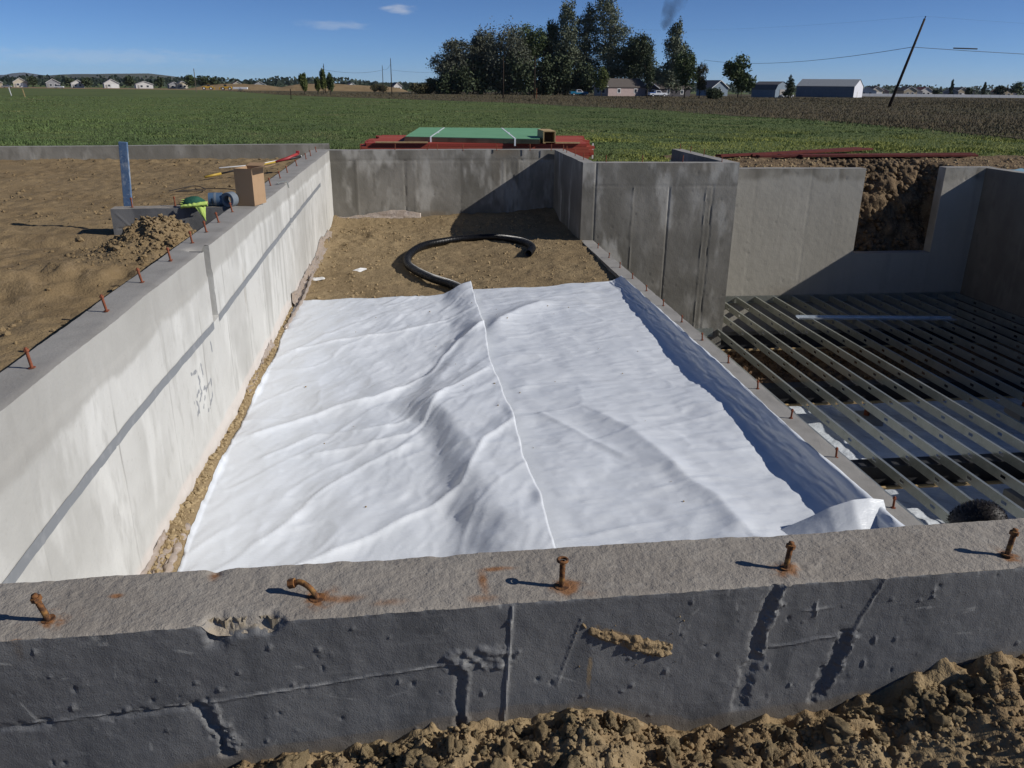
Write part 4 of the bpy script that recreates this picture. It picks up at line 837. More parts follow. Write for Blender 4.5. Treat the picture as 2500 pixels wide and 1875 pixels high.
roll('film_roll', 'grey film twisted along the whitish wall where the sheet begins', [(-1.63, 9.6, -1.55), (-1.60, 10.3, -1.53), (-1.57, 11.0, -1.50), (-1.585, 11.9, -1.47), (-1.60, 12.2, -1.46)], .022, M['film'], 'plastic film')
def scrap(name, label, x, y, a, sx, sy, cat='paper scrap'):
    U, V_ = np.meshgrid(arr(-1, 1, .12), arr(-1, 1, .12), indexing='ij'); rr = np.maximum(np.abs(U), np.abs(V_)); th2 = np.arctan2(V_, U)
    rad_ = rr*(1+.22*np.sin(2*th2+1)+.12*np.sin(3*th2))
    X0, Y0 = rad_*np.cos(th2)*sx, rad_*np.sin(th2)*sy
    X = x+X0*math.cos(a)-Y0*math.sin(a); Y = y+X0*math.sin(a)+Y0*math.cos(a)
    Z = rfd(np.full_like(X, x), np.full_like(Y, y))+.018+.02*rr**2*np.sin(th2+.5)+.012*fbm(X, Y, f=12, seed=5)
    o = grid(name, X, Y, Z, M['paper']); so2 = o.modifiers.new('thickness', 'SOLIDIFY'); so2.thickness = .002
    return tag(o, label, cat)
scrap('paper_scrap', 'white curled paper scrap alone on the dirt between the whitish wall and the black pipe', -.93, 12.72, .3, .10, .06)
scrap('paper_scrap', 'white paper scrap at the foot of the whitish wall', -1.53, 12.05, -.3, .11, .05)

# ------------------------------------------------------------------ anchor bolts
def bolt_proto(name, h, r, m, nut=True, n=10):
    t = bpy.data.objects.new(name, None); C.objects.link(t); t.empty_display_size = .05
    b = MB(); k = 26 if r > .007 else 2
    zz = [-.02+(h+.02)*i/k for i in range(k+1)]
    b.tube([(0, 0, z) for z in zz], [r*(1.06 if i % 2 and k > 2 else .97) for i in range(k+1)], n); b.build('shaft', m, t, smooth=True)
    if nut:
        b = MB(); hx = [(r*1.75*math.cos(q*math.pi/3), r*1.75*math.sin(q*math.pi/3)) for q in range(6)]; b.prism(hx, r*1.6, h-r*2.6); b.build('nut', m, t, bevel=.0012)
        b = MB(); b.tube([(0, 0, .0), (0, 0, .004)], r*2.2, 14); b.build('washer', m, t)
    return t
def put(proto, x, y, z, label, group, tilt=(0, 0), rz=0, first=[]):
    if id(proto) in first: o = copy_tree(proto)
    else: o = proto; first.append(id(proto))
    o.location = (x, y, z); o.rotation_euler = (tilt[0], tilt[1], rz); return tag(o, label, 'bolt', group)
pb = bolt_proto('anchor_bolt', .083, .0076, M['rust'])
for (x, y), tl, lb in [(boltx[0], (-.05, -.22), 'orange rusty bolt leaning left, leftmost on the near dark wall'), (boltx[3], (.0, .13), 'rusty yellowish bolt tilted right on the near dark wall, second from the right'), (boltx[4], (0, .2), 'rusty bolt at the right end of the near dark wall top')]:
    put(pb, x, y, .001, lb, 'bolts in the near wall', tl, random.random())
t = thing('anchor_bolt', 'upright rusty bolt with a hollow ring top, middle of the near dark wall', 'bolt', (boltx[2][0], boltx[2][1], 0), 0, 'bolts in the near wall')
MB().tube([(0, 0, -.02+.1*i/20) for i in range(21)], [.0076*(1.06 if i % 2 else .97) for i in range(21)], 12).build('shaft', M['rust'], t, smooth=True)
b = MB(); b.tube([(.0125*math.cos(a*math.pi/8), .0125*math.sin(a*math.pi/8), .083) for a in range(17)], .0042, 8, cap=False); b.build('nut_ring', M['rust'], t, smooth=True)
MB().tube([(0, 0, 0), (0, 0, .004)], .02, 16).build('washer', M['rust'], t)
t = thing('anchor_bolt', 'rusty bolt bent flat into a hook on the near dark wall', 'bolt', (boltx[1][0], boltx[1][1], 0), 0, 'bolts in the near wall')
cb_ = catmull([(0, 0, -.01), (-.004, 0, .012), (-.022, .012, .030), (-.045, .026, .036), (-.062, .03, .030)], 8)
MB().tube(cb_, [.0074*(1.06 if i % 2 else .97) for i in range(len(cb_))], 10).build('shaft', M['rust'], t, smooth=True)
MB().tube([(-.058, .029, .032), (-.074, .032, .028)], .0135, 6).build('nut', M['rust'], t)
MB().tube([(0, 0, 0), (0, 0, .004)], .02, 16).build('washer', M['rust'], t)
# rust crumbs of broken concrete round the bolt feet
pl_ = bolt_proto('anchor_bolt', .10, .0075, M['rust_red'])
LB = [(-1.79, 3.72), (-1.80, 4.72), (-1.82, 5.44), (-1.83, 6.15), (-1.85, 6.86), (-1.86, 7.39), (-1.87, 7.92), (-1.88, 8.59), (-1.87, 10.91), (-1.88, 11.79), (-1.89, 12.55), (-1.89, 13.6), (-1.9, 14.89), (-1.9, 15.57), (-1.9, 16.5)]
for i, (x, y) in enumerate(LB):
    put(pl_, x, y, .003, 'small red-rusted bolt on top of the long whitish wall, %s counting from the near end' % ORD[i], 'bolts in the long whitish wall', (random.uniform(-.06, .06), -.14+random.uniform(-.05, .05)))
for i, (x, y) in enumerate([(-2.99, 8.99), (-2.57, 9.06)]):
    put(pl_, x, y, .003, ['small rusty bolt on the dark stub wall, next to the blue board', 'small rusty bolt on the dark stub wall, next to the green cloth'][i], 'bolts in the stub wall', (0, random.uniform(-.08, .08)))
ps = bolt_proto('anchor_bolt', .12, .0075, M['rust_red'], nut=False, n=8)
for i, x in enumerate([-1.09, -.39, .26, .47, 1.0, 1.7, 2.4, 2.85]):
    put(ps, x, 17.10+.02*x, .0, 'thin bolt on top of the trench end wall, %s from the left' % ORD[i], 'bolts in the trench end wall', (0, .5 if i == 2 else random.uniform(-.05, .05)))
for i, y in enumerate([16.9, 16.5, 15.6, 14.8]):
    put(ps, 3.06, y, .0, 'thin bolt on top of the shaded joining wall, %s counting from the back' % ORD[i], 'bolts in the joining wall', (0, random.uniform(-.05, .05)))
for i, x in enumerate([3.37, 4.03, 4.77, 5.5]):
    put(ps, x, 14.33, .0, 'thin bolt on top of the tall panelled wall, %s from the left' % ORD[i], 'bolts in the panelled wall', (0, random.uniform(-.05, .05)))
for i, y in enumerate([17.3, 16.6, 15.8]):
    put(ps, 5.68, y, .0, 'thin bolt on the short wall running back from the panelled wall, %s from the back' % ORD[i], 'bolts in the short return wall', (0, random.uniform(-.05, .05)))
pw_ = bolt_proto('anchor_bolt', .085, .0075, M['rust_red'])
for i, y in enumerate([13.45, 12.62, 11.88, 11.12, 10.38, 9.59, 8.84, 8.12, 7.34, 6.6, 5.9, 5.13, 4.36]):
    put(pw_, 3.095, y, -1.36, 'small rusty bolt on the low wall beside the sheet, %s from the far end' % ORD[i], 'bolts in the low wall', (random.uniform(-.05, .05), random.uniform(-.08, .08)))

# ------------------------------------------------------------------ steel joists in the pit
ZJ = -3.10; JD = .125
def joist_proto(y0, y1):
    L = y1-y0; t = .0025; o = bpy.data.objects.new('steel_joist', None); C.objects.link(o)
    holes = [h for h in np.arange(.45, L-.3, .61)]
    b = MB(); w = .032
    b.bb((0, 0, -JD), (t, L, -JD*.5-.022)); b.bb((0, 0, -JD*.5+.022), (t, L, 0))
    prev = 0
    for h in holes: b.bb((0, prev, -JD*.5-.022), (t, h-.045, -JD*.5+.022)); prev = h+.045
    b.bb((0, prev, -JD*.5-.022), (t, L, -JD*.5+.022)); b.build('web', M['zinc'], o)
    MB().bb((t, 0, -t), (.034, L, 0)).bb((.034, 0, -.014), (.034+t, L, 0)).build('flange', M['zinc'], o)
    MB().bb((t, 0, -JD), (.042, L, -JD+t)).bb((.042, 0, -JD), (.042+t, L, -JD+.014)).build('flange', M['zinc'], o)
    return o
jA = joist_proto(2.02, 14.17); jB = joist_proto(2.02, 16.57); usedj = set()
for k in range(21):
    x = 3.52+.436*k; p = jA if x < 5.6 else jB
    if p in usedj: o = copy_tree(p)
    else: o = p; usedj.add(p)
    o.location = (x+rng.uniform(-.012, .012), 2.02+rng.uniform(-.01, .01), ZJ+rng.uniform(-.003, .003)); o.rotation_euler = (0, rng.uniform(-.03, .03), rng.uniform(-.0007, .0007))
    tag(o, 'galvanised steel floor joist in the pit, %s from the low wall' % ORD[k], 'joist', 'steel joists spanning the pit')
def channel(name, label, a, b_, w, d, m=None):
    a = Vector(a); b_ = Vector(b_); L = (b_-a).length; o = thing(name, label, 'steel track', a, math.atan2((b_-a).y, (b_-a).x))
    MB().bb((0, -w/2, 0), (L, w/2, .002)).build('web', M['zinc_bright'], o)
    for s in (-1, 1): MB().bb((0, s*w/2-.001, .002), (L, s*w/2+.001, d)).build('flange', M['zinc_bright'], o)
    return o
channel('steel_track', 'loose bright steel track lying across the top of the pit joists', (7.60, 14.82, ZJ+.004), (10.78, 14.48, ZJ+.004), .20, .035)
for lb, a, b_ in [('steel rim track fixed along the sunlit wall at the far ends of the joists', (5.80, 16.57, ZJ-JD-.003), (12.3, 16.57, ZJ-JD-.003)),
                  ('steel rim track fixed to the foot of the tall panelled wall', (3.2, 14.175, ZJ-JD-.003), (5.6, 14.175, ZJ-JD-.003))]:
    t = thing('rim_track', lb, 'steel track', a); L = b_[0]-a[0]
    MB().bb((0, .006, 0), (L, .009, JD+.03)).build('web', M['zinc'], t); MB().bb((0, -.03, -.002), (L, .006, 0)).build('flange', M['zinc'], t)
for i, y in enumerate((8.65, 11.5, 14.35)):
    t = thing('support_beam', 'dark steel beam crossing under the pit joists, %s' % ['nearest', 'middle one', 'farthest'][i], 'beam', (3.2, y, -3.245), 0, 'beams under the joists')
    L = 9.1 if i < 2 else 9.1; x0_ = 0 if i < 2 else 2.62
    MB().bb((x0_, -.11, -.016), (L, .11, 0)).build('flange', M['beam'], t); MB().bb((x0_, -.11, -.33), (L, .11, -.314)).build('flange', M['beam'], t)
    MB().bb((x0_, -.008, -.314), (L, .008, -.016)).build('web', M['beam'], t)
    MB().bb((x0_, -.155, -.314), (L, -.112, -.285)).build('nailer', M['wood'], t)
for i, (x, y) in enumerate([(7.35, 11.5), (10.2, 11.5), (8.05, 8.65), (10.9, 8.65)]):
    t = thing('support_post', 'rusty steel post under the %s beam of the pit, %s' % (('middle', 'left one') if i == 0 else ('middle', 'right one') if i == 1 else ('nearest', 'left one') if i == 2 else ('nearest', 'right one')), 'post', (x, y, -4.0), 0, 'posts under the beams')
    MB().tube([(0, 0, .12), (0, 0, .415)], .045, 14).build('pipe', M['rust_red'], t, smooth=True); MB().box((0, 0, .09), (.40, .40, .16)).build('concrete_pad', M['ledge'], t, bevel=.01)
    MB().box((0, 0, .418), (.2, .2, .012)).build('cap_plate', M['rust_red'], t)

# ------------------------------------------------------------------ things on and beside the left wall
p = MB(); p.box((0, 0, .325), (.084, .040, 1.05)); o = p.build('blue_board', M['blue_paint'], bevel=.004, loc=(-3.085, 9.12, -.19)); o.rotation_euler = (0, R(4), 0)
tag(o, 'weathered blue painted board standing upright at the end of the dark stub wall', 'board')
t = thing('cardboard_box', 'open brown cardboard box standing on the corner of the long whitish wall', 'box', (-1.79, 9.18, .004), R(-14))
bw, bd, bh, th = .20, .30, .39, .004
for nm, a, b_ in [('side_panel', (-bw/2, -bd/2, 0), (bw/2, -bd/2+th, bh)), ('side_panel', (-bw/2, bd/2-th, 0), (bw/2, bd/2, bh)), ('side_panel', (-bw/2, -bd/2+th, 0), (-bw/2+th, bd/2-th, bh)), ('side_panel', (bw/2-th, -bd/2+th, 0), (bw/2, bd/2-th, bh)), ('base_panel', (-bw/2+th, -bd/2+th, 0), (bw/2-th, bd/2-th, th))]:
    MB().bb(a, b_).build(nm, M['cardboard'], t)
def flap(c, ax, length, wid, ang, rz):
    m3 = Matrix.Rotation(rz, 3, 'Z') @ Matrix.Rotation(ang, 3, 'X'); b = MB(); p_ = [m3 @ Vector(q) for q in ((-wid/2, 0, 0), (wid/2, 0, 0), (wid/2-.01, length, 0), (-wid/2+.01, length, 0), (-wid/2, 0, .004), (wid/2, 0, .004), (wid/2-.01, length, .004), (-wid/2+.01, length, .004))]
    b.add([Vector(c)+q for q in p_], [(3, 2, 1, 0), (4, 5, 6, 7), (0, 1, 5, 4), (1, 2, 6, 5), (2, 3, 7, 6), (3, 0, 4, 7)]); b.build('flap', M['cardboard'], t)
flap((bw/2, 0, bh), 0, .15, bd, R(8), R(-90)); flap((0, bd/2, bh), 0, .10, bw, R(15), 0); flap((-bw/2+.006, 0, bh), 0, .12, bd, R(-75), R(-90))
def lathe_x(prof, n=28):
    b = MB(); k = len(prof); V = []
    for q in range(n):
        a = 2*math.pi*q/n; V += [(x, r*math.cos(a), r*math.sin(a)) for x, r in prof]
    b.add(V, [(q*k+i, ((q+1) % n)*k+i, ((q+1) % n)*k+(i+1) % k, q*k+(i+1) % k) for q in range(n) for i in range(k)]); return b
t = thing('pipe_coupling', 'blue plastic pipe coupling lying on the stub wall beside the green cloth', 'pipe fitting', (-2.14, 9.06, .072), R(4))
lathe_x([(-.07, .070), (.07, .070), (.07, .058), (-.07, .058)]).build('body', M['blue_plastic'], t, smooth=False); lathe_x([(-.012, .072), (.012, .072), (.012, .0705), (-.012, .0705)]).build('centre_band', M['grey_plastic'], t); MB().bb((-.03, -.074, -.05), (-.022, -.068, .02)).build('print_mark', M['black'], t)
t = thing('pipe_fitting', 'grey plastic ring fitting with an open hole beside the cardboard box', 'pipe fitting', (-1.985, 9.02, .075), R(68))
lathe_x([(-.05, .074), (-.045, .078), (.045, .078), (.05, .074), (.05, .046), (-.05, .046)], 32).build('body', M['grey_plastic'], t, smooth=False); lathe_x([(-.052, .050), (-.05, .053), (-.046, .047), (-.047, .045)], 32).build('inner_lip', M['grey_plastic'], t)
# green cloth with bright lining
t = thing('safety_vest', 'dark green cloth bundle with bright yellow-green lining on the stub wall', 'clothing', (-2.33, 8.97, .0)); t.scale = (.9, .9, .82)
V4, F4 = ICO[4]; up_ = V4.copy(); up_[:, 2] = np.maximum(up_[:, 2], -.05)
q = up_*np.array([.15, .10, .115]); q[:, 2] += .012*fbm(q[:, 0], q[:, 1], q[:, 2], f=22, o=3, seed=5)+.012; q[:, 0] += .02*np.where(q[:, 2] > .06, 1, 0)*0
mesh_np('folded_body', q+np.array([-.02, .01, .012]), F4, M['green_cloth'], t)
U, V_ = np.meshgrid(arr(-1, 1, .05), arr(0, 1, .1), indexing='ij')
X = U*.155-.0; Y = -.075-.028*np.cos(U*1.4)-.02*np.sin(np.pi*V_); Z = .012+.055*V_*(1+.2*U)+.008*fbm(U*3, V_*2, f=2, o=2, seed=6)+.012*U
o = grid('bright_lining', X, Y, Z, M['neon'], t); s3 = o.modifiers.new('thickness', 'SOLIDIFY'); s3.thickness = .01
U, V_ = np.meshgrid(arr(-1, 1, .1), arr(0, 1, .06), indexing='ij')
wv = .06*(1-V_); X = .075+U*wv+.055*V_; Y = -.118-.035*np.sin(V_*2)-.008*np.cos(U*3)*(1-V_); Z = .02-.17*V_+.008*fbm(U, V_, f=4, seed=7)
o = grid('hanging_flap', X, Y, Z, M['neon'], t); s3 = o.modifiers.new('thickness', 'SOLIDIFY'); s3.thickness = .004
for k in range(3):
    MB().box((-.155+.012*k, -.045, .055+.025*k), (.03, .02, .007)).build('reflective_edge', M['neon'], t, bevel=.002)
# long yellow tool
t = thing('long_tool', 'long yellow and black handled tool with red jaws lying on the dirt beside the wall', 'tool')
A0, A1 = Vector((-3.42, 13.9, -.20)), Vector((-1.99, 14.9, .045))
def seg_(a, b_): return [A0.lerp(A1, a), A0.lerp(A1, b_)]
for nm, a, b_, r_, m in [('grip', 0, .16, .020, M['yellow']), ('shaft', .16, .42, .013, M['black']), ('handle', .42, .72, .016, M['yellow'])]:
    MB().tube(seg_(a, b_), r_, 10).build(nm, m, t, smooth=True)
MB().tube([A0.lerp(A1, .72), A0.lerp(A1, .86)+Vector((0, 0, .015)), A0.lerp(A1, .97)+Vector((0, .05, .055))], [.018, .030, .022], 8).build('jaw', M['red'], t, smooth=True)
MB().tube([A0.lerp(A1, .78), A0.lerp(A1, .90), A1], [.014, .022, .022], 8).build('jaw_arm', M['black'], t, smooth=True)
MB().box(A0.lerp(A1, .965)+Vector((0, .05, .08)), (.06, .05, .05)).build('jaw_tip', M['red'], t, bevel=.01)
o = MB().tube([(-3.45, 15.1, -.17), (-2.9, 15.6, -.16), (-2.15, 16.2, -.05)], .012, 6).build('wood_lath', M['trim'], smooth=True); tag(o, 'thin pale lath lying on the dirt behind the yellow tool', 'lath')
o = MB().bb((-.22, -.03, 0), (.22, .03, .03)).build('wood_offcut', M['wood'], bevel=.004, loc=(-2.33, 12.2, -.20)); o.rotation_euler = (0, R(-6), R(25)); tag(o, 'short pale wood offcut on the dirt behind the cardboard box', 'wood offcut')
b = MB(); b.tube(catmull([(-3.55, 12.3, -.23), (-3.3, 12.75, -.21), (-3.05, 12.3, -.22), (-3.4, 12.1, -.21), (-2.9, 12.35, -.2), (-2.4, 12.0, -.2)], 10), .006, 5); tag(b.build('tie_wire', M['wire'], smooth=True), 'loop of dark tie wire on the dirt below the yellow tool', 'wire')
V3, F3 = clod_shape(3, 77, .35)
o = mesh_np('crushed_can', V3*np.array([.10, .06, .045])+np.array([-3.28, 5.72, float(yard(-3.28, 5.72))+.03]), F3, M['zinc']); tag(o, 'crushed silvery can on the dirt at the left edge of the photo', 'can')
b = MB(); b.tube(catmull([(-1.80, 11.0, .02), (-1.74, 11.12, .03), (-1.70, 11.18, .015), (-1.685, 11.2, -.06)], 8), .008, 6); tag(b.build('tie_strap', M['zinc'], smooth=True), 'bent metal strap over the far slot in the whitish wall', 'strap')

# ------------------------------------------------------------------ lumber behind the end wall
gl = -.30
st = thing('lumber_stack', 'stack of red painted lumber behind the trench end wall', 'lumber', (0, 0, 0))
r = random.Random(4)
bm_ = MB().bb((0, 0, 0), (1, 1, 1)); proto = bm_.build('board', M['lumber_red'], st, bevel=.004)
first = True
for row in range(5):
    z = gl+.05+row*.065
    for col in range(15):
        y = 18.0+col*.20
        l0 = -1.16+r.uniform(-.05, .14)+(.14 if row == 4 else 0)+.008*col; l1 = 3.92+r.uniform(-.10, .06)-(.10 if row >= 4 else 0)+.03*col
        if first: o = proto; first = False
        else: o = proto.copy(); C.objects.link(o); o.parent = st
        o.location = (l0, y, z); o.scale = (l1-l0, .192, .060)
for x in (-.6, 1.5, 3.4):
    MB().box((x, 19.4, gl+.022), (.09, 2.9, .05)).build('dunnage', M['old_wood'], st)
for x0_, x1_ in ((-.82, .3), (2.85, 3.62)): MB().bb((x0_, 17.95, gl+.378), (x1_, 18.02, gl+.405)).build('spacer', M['wood'], st)
gb = thing('green_board_pack', 'strapped pack of green sheathing boards on top of the red lumber', 'board pack', (0, 0, 0))
zt = gl+.376
for k in range(7):
    gq = [(-.22+.004*k, 18.55), (2.70, 17.80), (3.42, 22.5), (.13+.004*k, 22.6)]
    o = MB().add([(*p_, 0) for p_ in gq]+[(*p_, .0135) for p_ in gq], [(3, 2, 1, 0), (4, 5, 6, 7), (0, 1, 5, 4), (1, 2, 6, 5), (2, 3, 7, 6), (3, 0, 4, 7)]).build('board', M['green_board'] if k == 6 else M['board_edge'], gb, loc=(r.uniform(-.01, .01), 0, zt+.0150*k))
ztp = zt+.0150*6+.0135
for x, dx in ((.35, .14), (2.16, .06)):
    fr = 18.55+(x+.22)/2.92*(-.75)
    b = MB(); b.add([(x, fr-.012, zt-.05), (x+.035, fr-.012, zt-.05), (x+.035, fr-.012, ztp+.004), (x, fr-.012, ztp+.004), (x+dx*3.2+.035, 22.5, ztp+.004), (x+dx*3.2, 22.5, ztp+.004)], [(0, 1, 2, 3), (3, 2, 4, 5)]); o = b.build('strap', M['strap'], gb); s3 = o.modifiers.new('thickness', 'SOLIDIFY'); s3.thickness = .003
    MB().box((x+dx*1.6, 19.9, ztp+.012), (.05, .06, .02)).build('buckle', M['strap'], gb)
t = thing('wooden_duct', 'open square wooden box tube on the red lumber beside the green boards', 'box', (2.80, 17.95, gl+.378))
for a, b_ in [((0, 0, 0), (.02, .9, .26)), ((.25, 0, 0), (.27, .9, .26)), ((.02, 0, .24), (.25, .9, .26)), ((.02, 0, 0), (.25, .9, .02))]: MB().bb(a, b_).build('panel', M['wood'], t)
MB().bb((.021, .25, .021), (.249, .26, .239)).build('inner_board', M['box_inside'], t)
gr = thing('ground_lumber', 'dark red boards lying on the ground beyond the pit wall', 'lumber')
for i, (a, b_) in enumerate([((7.4, 18.75), (12.0, 21.3)), ((7.9, 18.85), (12.1, 20.9)), ((7.0, 18.5), (11.2, 20.3)), ((8.0, 18.6), (13.8, 19.0)), ((8.6, 18.75), (13.9, 19.25)), ((9.0, 18.5), (13.4, 18.7))]):
    a = Vector((*a, 0)); b_ = Vector((*b_, 0)); d = b_-a
    MB().box(((a+b_)/2+Vector((0, 0, -.24+.01*(i % 3)))), (d.length, .19, .05), math.atan2(d.y, d.x)).build('board', M['lumber_dark'], gr, bevel=.004)
o = MB().box((0, 0, .16), (.035, .02, .36)).build('survey_stake', M['trim'], loc=(4.05, 18.6, gl)); tag(o, 'small white stake in the grass behind the tall panelled wall', 'stake')

# ------------------------------------------------------------------ person stooping behind the near wall (only the crown of the head shows)
def skin_body(name, pts, edges, m, parent):
    me = bpy.data.meshes.new(name); me.from_pydata([p_[0] for p_ in pts], edges, []); me.materials.append(m)
    o = bpy.data.objects.new(name, me); C.objects.link(o); o.parent = parent
    sk = o.modifiers.new('skin', 'SKIN'); me.skin_vertices.new() if not me.skin_vertices else None
    for i, p_ in enumerate(pts): me.skin_vertices[0].data[i].radius = (p_[1], p_[1] if len(p_) < 3 else p_[2])
    me.skin_vertices[0].data[0].use_root = True
    su = o.modifiers.new('sub', 'SUBSURF'); su.levels = 2; su.render_levels = 2
    return o
pt = thing('person', 'person stooping behind the near wall, only the dark greying hair showing', 'person', (1.84, 2.745, -1.54), R(-35)); pt.scale = (.9, .9, .9)
B = [((0, 0, .88), .13, .15), ((.08, 0, 1.0), .12, .15), ((.19, 0, 1.08), .12, .16), ((.30, 0, 1.13), .08, .10), ((.36, 0, 1.19), .055, .055), ((.40, 0, 1.26), .07, .075),
     ((-.02, .10, .84), .09), ((.06, .12, .46), .062), ((-.03, .12, .09), .045), ((.08, .13, .04), .04), ((-.02, -.10, .84), .09), ((.10, -.12, .46), .062), ((.02, -.12, .09), .045), ((.13, -.13, .04), .04),
     ((.24, .18, 1.07), .055), ((.30, .22, .80), .042), ((.44, .18, .60), .033), ((.49, .17, .53), .035, .02), ((.24, -.18, 1.07), .055), ((.32, -.22, .80), .042), ((.46, -.18, .62), .033), ((.51, -.17, .55), .035, .02)]
E = [(0, 1), (1, 2), (2, 3), (3, 4), (4, 5), (0, 6), (6, 7), (7, 8), (8, 9), (0, 10), (10, 11), (11, 12), (12, 13), (2, 14), (14, 15), (15, 16), (16, 17), (2, 18), (18, 19), (19, 20), (20, 21)]
for hx, (bx_, by_, bz_) in ((17, (.49, .17, .53)), (21, (.51, -.17, .55))):
    for k, (a, ln) in enumerate([(-.035, .07), (-.012, .085), (.012, .08), (.034, .062)]):
        i0 = len(B); B += [((bx_+.03, by_+a, bz_-.025), .010), ((bx_+.04, by_+a*1.1, bz_-.025-ln*.55), .0085), ((bx_+.025, by_+a*1.1, bz_-.025-ln), .0075)]; E += [(hx, i0), (i0, i0+1), (i0+1, i0+2)]
    i0 = len(B); sgn = -1 if by_ > 0 else 1; B += [((bx_, by_+sgn*.04, bz_-.01), .010), ((bx_+.02, by_+sgn*.055, bz_-.05), .008)]; E += [(hx, i0), (i0, i0+1)]
body = skin_body('body', B, E, M['shirt'], pt)
VH, FH = ICO[4]
hd = VH.copy()*np.array([.098, .076, .118]); hd[:, 0] += .012*(hd[:, 2] < -.03)
nose = np.exp(-((hd[:, 1])/.014)**2-((hd[:, 2]+.015)/.022)**2)*(hd[:, 0] > .05); hd[:, 0] += .020*nose
for s in (-1, 1): hd[:, 0] -= .008*np.exp(-((hd[:, 1]-s*.03)/.014)**2-((hd[:, 2]-.012)/.012)**2)*(hd[:, 0] > .04)
hd[:, 0] -= .004*np.exp(-((hd[:, 1])/.022)**2-((hd[:, 2]+.055)/.005)**2)*(hd[:, 0] > .04)
tilt = np.array(Matrix.Rotation(R(38), 3, 'Y'))
hc = np.array([.435, 0, 1.305])
ho = mesh_np('head', hd @ tilt.T+hc, FH, M['skin'], pt)
for s in (-1, 1):
    ev = (VH*np.array([.022, .008, .032])+np.array([0, s*.078, -.005])) @ tilt.T+hc; mesh_np('ear', ev, FH, M['skin'], ho)
    ev = (VH*.0105+np.array([.085, s*.03, .012])) @ tilt.T+hc; mesh_np('eye', ev, FH, M['paper'], ho)
hv = VH*np.array([.104, .083, .124]); hv = hv*(1+.035*fbm(VH[:, 0], VH[:, 1], VH[:, 2], f=9, o=3, seed=2)[:, None]); hv[:, 0] -= .008
keepv = ~((hv[:, 0] > .05) & (hv[:, 2] < .055)) & (hv[:, 2] > -.075)
kf = keepv[FH].all(1)
hr = mesh_np('hair', (hv+np.array([0, 0, .006])) @ tilt.T+hc, FH[kf], M['hair'], ho)
nh = 5200; idx = np.random.default_rng(8).choice(np.where(keepv)[0], nh); base = (hv[idx]+np.array([0, 0, .006])) @ tilt.T+hc
nv = VH[idx] @ tilt.T; rr_ = np.random.default_rng(9); dirs = nv*.25+rr_.normal(0, .6, (nh, 3)); dirs /= np.linalg.norm(dirs, axis=1)[:, None]
base = base+rr_.normal(0, .003, (nh, 3)); sidev = np.cross(dirs, rr_.normal(0, 1, (nh, 3))); sidev /= np.linalg.norm(sidev, axis=1)[:, None]
HV = np.stack([base-sidev*.0012, base+sidev*.0012, base+dirs*.008], 1).reshape(-1, 3)
o = mesh_np('hair_tufts', HV, np.arange(3*nh).reshape(-1, 3), M['hair'], ho, smooth=False)

# ------------------------------------------------------------------ clods of the foreground heap
protos = []
for k in range(9):
    V, Fq = clod_shape(4, 500+k, .46); me_o = mesh_np('dirt_clod', V, Fq, M['clod'], heap); protos.append(me_o)
used = set()
big = []
rr_ = np.random.default_rng(77)
named = [(1.10, 1.60, .040), (.78, 1.52, .040), (.99, 1.45, .034), (.56, 1.34, .042), (-.05, 1.58, .030), (-.30, 1.54, .036), (.16, 1.47, .032), (-.52, 1.57, .030), (.70, 1.40, .044), (1.38, 1.57, .032), (1.05, 1.33, .036), (.34, 1.30, .036), (-.12, 1.38, .036), (.90, 1.58, .028), (-.42, 1.44, .034)]
for (x, y, s) in named: big.append((x, y, s))
while len(big) < 270:
    x = rr_.uniform(-.80, 2.1); y = 1.69-abs(rr_.normal(0, .17)); s = .009+.022*rr_.random()**2.6
    if x > .95 and y < 1.6-.1*(x-1) and rr_.random() < .72: s *= .55
    if y+s > 1.68: y = 1.68-s
    big.append((x, y, s))
for i, (x, y, s) in enumerate(big):
    p_ = protos[i % 9]
    if i % 9 in used: o = p_.copy(); C.objects.link(o); o.parent = heap
    else: o = p_; used.add(i % 9)
    o.location = (x, y, float(fz(x, y))+s*.28); o.rotation_euler = (rr_.uniform(-.8, .8), rr_.uniform(-.8, .8), rr_.uniform(0, 6.28)); o.scale = (s*rr_.uniform(.85, 1.2), s*rr_.uniform(.85, 1.15), s*rr_.uniform(.85, 1.15))
n = 4200; x = rr_.uniform(-.95, 2.2, n); y = 1.69-np.abs(rr_.normal(0, .22, n)); s = .002+.0075*rr_.random(n)**2.6; k = y+s < 1.69; x, y, s = x[k], y[k], s[k]
o = scatter_clods('dirt_crumbs', (x, y), fz(x, y)+.002, s, M['heap_dirt'], 2, 15, parent=heap); o['kind'] = 'stuff'
# soil stuck on the coated face
US, ZS = np.meshgrid(arr(fu(.38), fu(.70), .0025), arr(-.23, -.06, .0025), indexing='ij')
ms = np.maximum(along(US, ZS, [(fu(.435), -.105), (fu(.50), -.135), (fu(.55), -.152)], .016), 1.25*along(US, ZS, [(fu(.55), -.155), (fu(.60), -.172), (fu(.635), -.182)], .024))+.7*along(US, ZS, [(fu(.405), -.085), (fu(.40), -.105)], .009)
ms = ms*(1+.9*fbm(US, ZS, f=35, o=3, seed=601))-.52+.75*fbm(US, ZS, f=75, o=3, seed=602)
hs = np.where(ms > 0, .003+.012*np.clip(ms, 0, 1)**.7*(.75+.7*fbm(US, ZS, f=60, o=3, seed=603)), -.015)
XS = FX0+fd[0]*US; o = grid('stuck_soil', XS+fd[1]*hs, FY0+fd[1]*US-hs, ZS, M['heap_dirt'], attrs={'pale': 0*US}); struct(o, 'stuff')
